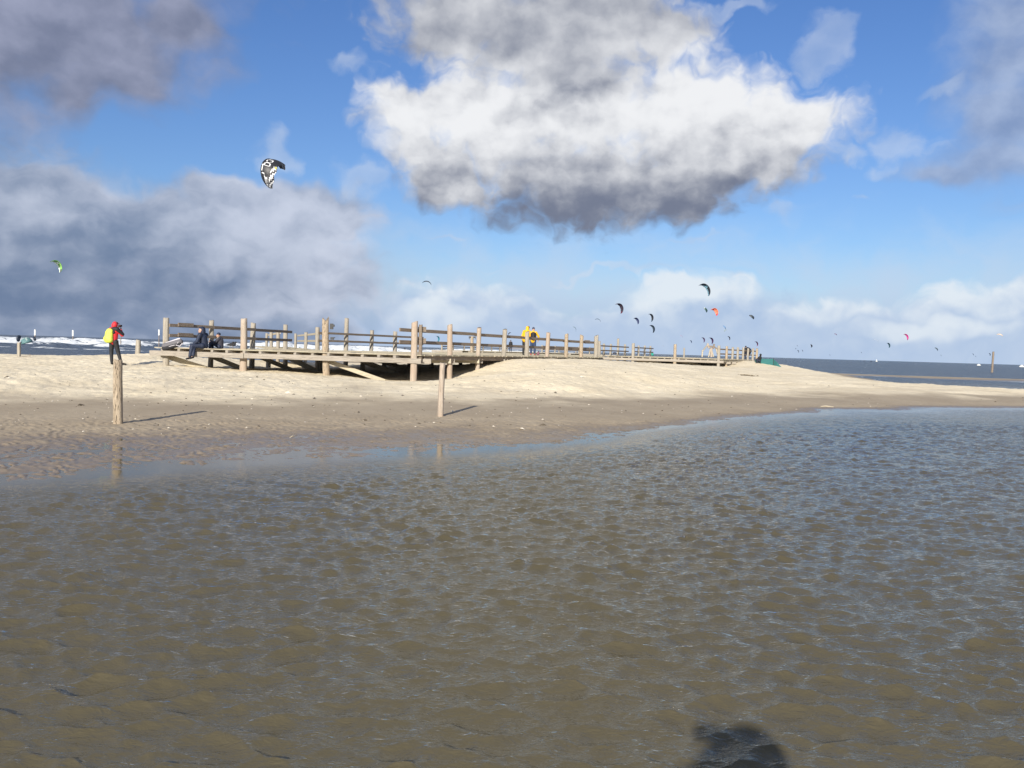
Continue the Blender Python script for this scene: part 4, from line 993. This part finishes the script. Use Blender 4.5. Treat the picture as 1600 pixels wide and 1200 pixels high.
KL = [
 (87, 416, 20, 'green and white kite with black tips against the slate cloud at far left', [(.20, .42, .10), (.02, .02, .03), (.60, .68, .55)], (35, 25, 48)),
 (667, 442, 14, 'black arched kite alone above the near boardwalk corner', [(.015, .018, .03)], (10, 5, 12)),
 (934, 500.5, 9, 'thin dark arched kite just above the end of the long fence', [(.04, .07, .10)], (5, 8, 20)),
 (967, 482, 17, 'dark maroon kite hooked at its top, left of the group over the walkway', [(.035, .03, .045), (.10, .02, .04)], (30, 32, 56)),
 (994, 501.5, 11, 'navy kite right below the dark maroon one', [(.02, .03, .09)], (30, 30, 52)),
 (1016.5, 496.5, 13, 'black kite directly above the slate grey one', [(.015, .015, .02), (.02, .05, .08)], (20, 20, 66)),
 (1018.5, 514, 13, 'slate grey kite directly below the black one', [(.10, .14, .17), (.03, .04, .05)], (38, 30, 62)),
 (897.5, 514, 7, 'small grey kite low between the couple and the end of the fence', [(.12, .18, .20)], (12, 20, 55)),
 (1100.5, 453, 21, 'large dark kite with pale blue trailing edge, highest over the farther deck', [(.02, .025, .035), (.02, .03, .045), (.14, .28, .36)], (34, 28, 48)),
 (1102.5, 484.5, 8, 'small dark green and white kite left of the red and orange one', [(.03, .07, .06), (.4, .45, .4)], (55, 30, 60)),
 (1116, 487.5, 13, 'red and orange kite over the farther deck', [(.75, .22, .12), (.60, .03, .06)], (28, 24, 44)),
 (1174.5, 495.5, 8, 'small black kite alone right of the red and orange one', [(.03, .04, .05)], (62, 30, 40)),
 (1131.7, 511.5, 5.5, 'tiny pale blue kite above the A shaped trestle', [(.10, .20, .36)], (60, 10, 50)),
 (1133.5, 517, 4.5, 'tiny grey kite immediately below the pale blue one', [(.25, .32, .32)], (20, 20, -50)),
 (1138.5, 528.5, 6.5, 'tiny black kite over the first close posts of the farther deck', [(.02, .02, .03)], (30, 30, 60)),
 (1181.5, 537.3, 8, 'dark magenta kite just above the last post of the farther deck', [(.06, .02, .05), (.40, .05, .14)], (25, 25, 62)),
 (1098.2, 531.3, 8.5, 'small purple kite, left one of a pair above the trestle', [(.07, .04, .10)], (22, 25, 60)),
 (1110.7, 532.5, 10.5, 'dark purple crescent kite, right one of a pair above the trestle', [(.05, .025, .07)], (20, 22, 62)),
 (1079.3, 534, 4.6, 'tiny navy kite left of the purple pair', [(.03, .05, .10)], (28, 25, 55)),
 (1064.5, 526, 4.2, 'tiny pink kite left of the purple pair and higher', [(.45, .20, .30)], (8, 10, 30)),
 (1035.5, 541, 3.4, 'tiny thin grey kite low right of the far fence end', [(.30, .32, .36)], (5, 10, 25)),
 (683.6, 529.8, 10, 'teal kite seen between the rails right of the near boardwalk corner', [(.02, .16, .22), (.02, .05, .08)], (30, 20, 75)),
 (796.3, 521.3, 5, 'tiny black kite touching the top rail left of the couple in yellow', [(.015, .015, .02)], (45, 25, -35)),
 (1305.5, 522.5, 4.2, 'tiny dim purple kite alone over the sea right of the windbreak', [(.12, .08, .14)], (58, 20, 30)),
 (1415.3, 526.7, 10.5, 'bright magenta kite over the sea at right', [(.50, .04, .22), (.25, .03, .14)], (28, 26, 58)),
 (1388, 539.7, 8.2, 'dark teal kite lower left of the bright magenta one', [(.02, .06, .08)], (28, 26, 64)),
 (1268, 540.3, 5.2, 'tiny black kite over the sea above the end of the dry sand', [(.02, .02, .03)], (50, 60, 80)),
 (1246.7, 549, 4.2, 'tiny dark kite low on the sea horizon, left one of a close pair', [(.06, .08, .12)], (28, 26, 60)),
 (1253.5, 548.3, 3.4, 'tiny dark kite low on the sea horizon, right one of a close pair', [(.08, .10, .14)], (28, 26, 60)),
 (1243, 545, 2.4, 'dot sized kite just above the close pair, lower of two', [(.06, .08, .12)], (28, 26, 60)),
 (1245.7, 540.5, 2.2, 'dot sized kite just above the close pair, higher of two', [(.08, .08, .12)], (28, 26, 30)),
 (1296.3, 555, 2.0, 'dot sized kite at the sea horizon below the dim purple one', [(.08, .10, .14)], (28, 26, 60)),
 (1345.5, 551, 2.2, 'dot sized kite at the sea horizon left of the dark teal one', [(.08, .10, .14)], (28, 26, 60)),
 (1463, 545.8, 5.4, 'small dark kite over the sea left of the lone pile', [(.03, .05, .06)], (48, 26, 50)),
 (1470, 555.5, 2.6, 'dot sized kite right under the small dark one left of the pile', [(.15, .20, .24)], (28, 26, 60)),
 (1520, 554, 3.2, 'tiny blue grey kite low over the sea, the higher of two left of the pile', [(.10, .14, .22)], (28, 26, 50)),
 (1523.8, 557, 2.2, 'dot sized kite low over the sea, the lower of two left of the pile', [(.10, .14, .22)], (28, 26, 50)),
 (1546, 554, 4.4, 'tiny dark crescent kite touching the left side of the lone pile', [(.03, .05, .08)], (24, 26, 62)),
 (1562, 523.7, 9, 'pale cream kite faint against the cloud above the lone pile', [(.55, .45, .36), (.60, .56, .50)], (30, 10, 18)),
 (1368, 532.3, 8, 'very faint pale grey kite left of the bright magenta one', [(.36, .42, .50)], (4, 8, 22)),
]
kr = random.Random(5)
for px, py, sz, lb, cols, rot in KL:
    if 20 <= rot[0] <= 40 and rot[1] >= 18:    # flown to the right: one wing seen end on, the other broadside
        kite(px, py, sz*.93, lb, cols, (-58.9+kr.uniform(-7, 7), 19.8+kr.uniform(-5, 5), rot[2]-2), span=6.5, chord=(2.5 if 'orange' in lb else 1.8)*kr.uniform(.95, 1.15), fullarc=159, sag=.6, taper=.5)
    else: kite(px, py, sz, lb, cols, rot, span=6.5 if sz > 7 else 8.0)
# kites down on the beach and the water's edge
kite(41.5, 532, 17, 'slack teal grey kite lying at the edge of the surf beside the thin stake', [(.10, .20, .20), (.02, .03, .04), (.30, .38, .36)], (40, 10, -15), span=1.25, chord=.8, group='kites lying on the beach')
kite(53.5, 529, 6, 'small folded black kite tip right of the slack teal grey kite', [(.02, .03, .05)], (20, 30, 60), span=.5, chord=.3, group='kites lying on the beach')
kite(30, 528, 8.5, 'small folded black kite standing right behind the top of the thin stake', [(.02, .03, .05)], (35, 60, 80), span=.65, chord=.42, group='kites lying on the beach')
kite(1168, 549, 13.5, 'black kite held upright by the person at the end of the farther deck', [(.015, .015, .02)], (55, 50, 45), span=1.9, chord=1.2, group='kites lying on the beach')
kite(960.5, 552.2, 9, 'black and white packed kite lying on the farther deck behind its left fence', [(.03, .03, .04), (.7, .7, .7)], (30, 10, 5), span=1.8, chord=.7, group='kites lying on the beach')
kite(1018.5, 553.5, 6, 'green packed kite by the fence end on the farther deck', [(.03, .30, .22), (.02, .02, .02)], (50, 10, 40), span=1.6, chord=.9, group='kites lying on the beach')

# ------------------------------------------------------------------ things on the water and the sand
def boat(px, py, Y, L, label, sail=False):
    p = atY(px, py, Y); e = empty('sailing_boat' if sail else 'motor_boat', (p.x, Y, 0), label, 'boat'); wht = M['white']
    q = MB(); h = L*.16; prof = [(-.5, .32), (-.2, .5), (.2, .46), (.5, 0), (.2, -.46), (-.2, -.5), (-.5, -.32)]
    vs = [(x*L, y*L*.34, h*1.2) for x, y in prof]+[(x*L*.9, y*L*.22, -h*.3) for x, y in prof]; n = 7
    q.add(vs, [tuple(range(n)), tuple(range(2*n-1, n-1, -1))]+[(i, n+i, n+(i+1) % n, (i+1) % n) for i in range(n)]); q.build('hull', wht, e)
    q = MB(); q.box((-.05*L, 0, h*1.7), (L*.34, L*.2, h*1.1)); q.build('cabin', wht, e)
    if sail:
        q = MB(); q.tube([(0.05*L, 0, 0), (.05*L, 0, L*1.25)], L*.012); q.build('mast', M['rail'], e)
        q = MB(); q.add([(.03*L, 0, L*.25), (-.42*L, .02*L, L*.25), (.03*L, 0, L*1.2), (.03*L, .02, L*.25), (-.42*L, .02*L+.02, L*.25), (.03*L, .02, L*1.2)], [(0, 1, 2), (3, 5, 4), (0, 3, 4, 1), (1, 4, 5, 2), (2, 5, 3, 0)]); q.build('sail', wht, e)
boat(1529.5, 569.5, 700, 3.2, 'tiny white motor boat on the horizon just left of the lone pile')
boat(1597, 572, 620, 4.0, 'tiny white motor boat on the sea at the right edge of the picture')
boat(1370, 561, 1300, 3.0, 'tiny white sail on the horizon left of the dark teal kite', True)
far_person(1361, 565, 640, -.4, 'dot sized dark kitesurfer on the sea, right one of two below the dark teal kite', 2.0, group='far kitesurfers')
far_person(1350, 564, 760, -.6, 'dot sized dark kitesurfer on the sea, left one of two below the dark teal kite', 2.0, group='far kitesurfers')
def gull(px, py, Y, label):
    p = atY(px, py, Y); e = empty('gull', p, label, 'bird', 'birds behind the boardwalk rails')
    fused('body', [((-.12, 0, 0), .05, (.10, 0, .03), .085), ((.1, 0, .05), .05, (.16, 0, .14), .05), ((.16, 0, .14), .04, (.25, 0, .13), .012), ((-.1, 0, 0), .04, (-.28, 0, -.02), .015)], [], blk, e, .014)
    q = MB(); q.tube([(0, .03, -.05), (0, .03, -.18)], .008); q.tube([(0, -.03, -.05), (0, -.03, -.18)], .008); q.build('legs', M['rail'], e)
gull(359.6, 538.9, 46, 'small dark bird on the back edge of the boardwalk, left one of two'); gull(363.4, 538.9, 46, 'small dark bird on the back edge of the boardwalk, right one of two')

def bits():                                   # shells, weed and driftwood crumbs strewn over the sand
    g = random.Random(3); mbs = {k: MB() for k in ('dark', 'pale')}; N = 1500; P = []
    while len(P) < N:
        Y = 11+abs(g.gauss(0, 12)); X = g.uniform(-.75, .8)*Y; P.append((X, Y))
    P = np.array(P); Z = height(P[:, 0], P[:, 1])
    for (x, y), z in zip(P, Z):
        if z < .03: continue
        pale = g.random() < .42; s = g.uniform(.006, .02)*(1+y*.022)*(1 if g.random() < .93 else 2.2); q = mbs['pale' if pale else 'dark']
        a = g.uniform(0, 3.14); rot = Matrix.Rotation(a, 3, 'Z') @ Matrix.Rotation(g.uniform(-.5, .5), 3, 'X')
        n = 6; vs = [Vector((x, y, z+s*.1))+rot @ Vector((math.cos(k*6.283/n)*s*g.uniform(.6, 1.9), math.sin(k*6.283/n)*s*.8, g.uniform(-.1, .2)*s)) for k in range(n)]
        vs += [Vector((x, y, z+s*.75))]; q.add(vs, [(k, (k+1) % n, n) for k in range(n)])
    o = mbs['dark'].build('beach_debris', flat('weed', (.10, .08, .055), .9)); tag(o, 'scattered dark crumbs of weed and driftwood on the sand', 'debris', kind='stuff')
    o = mbs['pale'].build('shell_fragments', flat('shell', (.62, .56, .46), .6)); tag(o, 'scattered pale shell fragments on the sand', 'shells', kind='stuff')
bits()
p = at(454.5, 684, hz1(*at(454.5, 684, .01).xy)); q = MB(); q.tube([(-.02, 0, .0), (.02, .02, .03), (.07, .03, .05)], [.006, .005, .002]); q.tube([(.02, .02, .03), (.05, -.02, .07)], [.003, .002])
o = q.build('twig', M['pale']); o.location = p; tag(o, 'pale forked twig lying on the rippled wet sand between the two lone posts', 'twig')
p = at(1293, 632.5, .1); q = MB(); q.tube([(-.22, 0, .01), (-.05, .03, .025), (.2, .0, .01)], [.012, .022, .01]); o = q.build('driftwood', M['pale']); o.location = (p.x, p.y, hz1(p.x, p.y)); tag(o, 'small pale driftwood stick on the wet sand near the waterline at right', 'driftwood')
p = at(1168, 591.5, .45)
def weed():
    x, y = p.x, p.y; g = random.Random(9); q = MB((x, y, 0))
    for i in range(60):
        a = g.uniform(0, 6.28); r_ = g.uniform(0, .45); xx, yy = x+math.cos(a)*r_*1.3, y+math.sin(a)*r_; z = hz1(xx, yy); d = g.uniform(0, 6.28)
        q.tube([(xx, yy, z), (xx+.06*math.cos(d), yy+.06*math.sin(d), z+g.uniform(.03, .07)), (xx+.13*math.cos(d+.5), yy+.13*math.sin(d+.5), z+g.uniform(0, .04))], [.012, .010, .004], 5)
    o = q.build('seaweed_clump', flat('weed2', (.13, .10, .06), .9)); o.location = (x, y, 0); tag(o, 'brown clump of seaweed on the dry sand below the close posts', 'seaweed')
weed()

# the photographer, whose shadow falls on the water
J = standing(1.63, 0)
J = dict(J, elL=(-.42, .02, 1.36), elR=(.36, .05, 1.30), wrL=(-.11, .08, 1.44), wrR=(.05, .12, 1.42))
PY = -.25
e9, g = person((.09, PY, hz1(0, PY)), 'photographer in a hooded jacket, seen only as the shadow at the bottom edge', J, (0, 1, 0), navy, jean, blk, .013, bulk=1.12,
    hands=[((-.11, .08, 1.44), (.2, .3, .9), (.8, .3, 0), 1, .8), ((.05, .12, 1.42), (-.3, .3, .9), (-.8, .3, 0), -1, .8)])
fused('hood', [((0, .0, 1.42), .16, (0, .0, 1.50), .16), ((-.16, .0, 1.38), .12, (-.08, .0, 1.47), .13)], [((0, .0, 1.50), (.16, .14, .14))], navy, e9, .014)  # hood oversized, side bulge added to fill out the cast shadow
q = MB(); q.box((0, 0, 0), (.14, .008, .068)); o = q.build('phone', M['dark']); o.location = (-.03, -.10, CAMZ-.03); tag(o, 'phone held up by the photographer, part of the shadow at the bottom edge', 'phone')
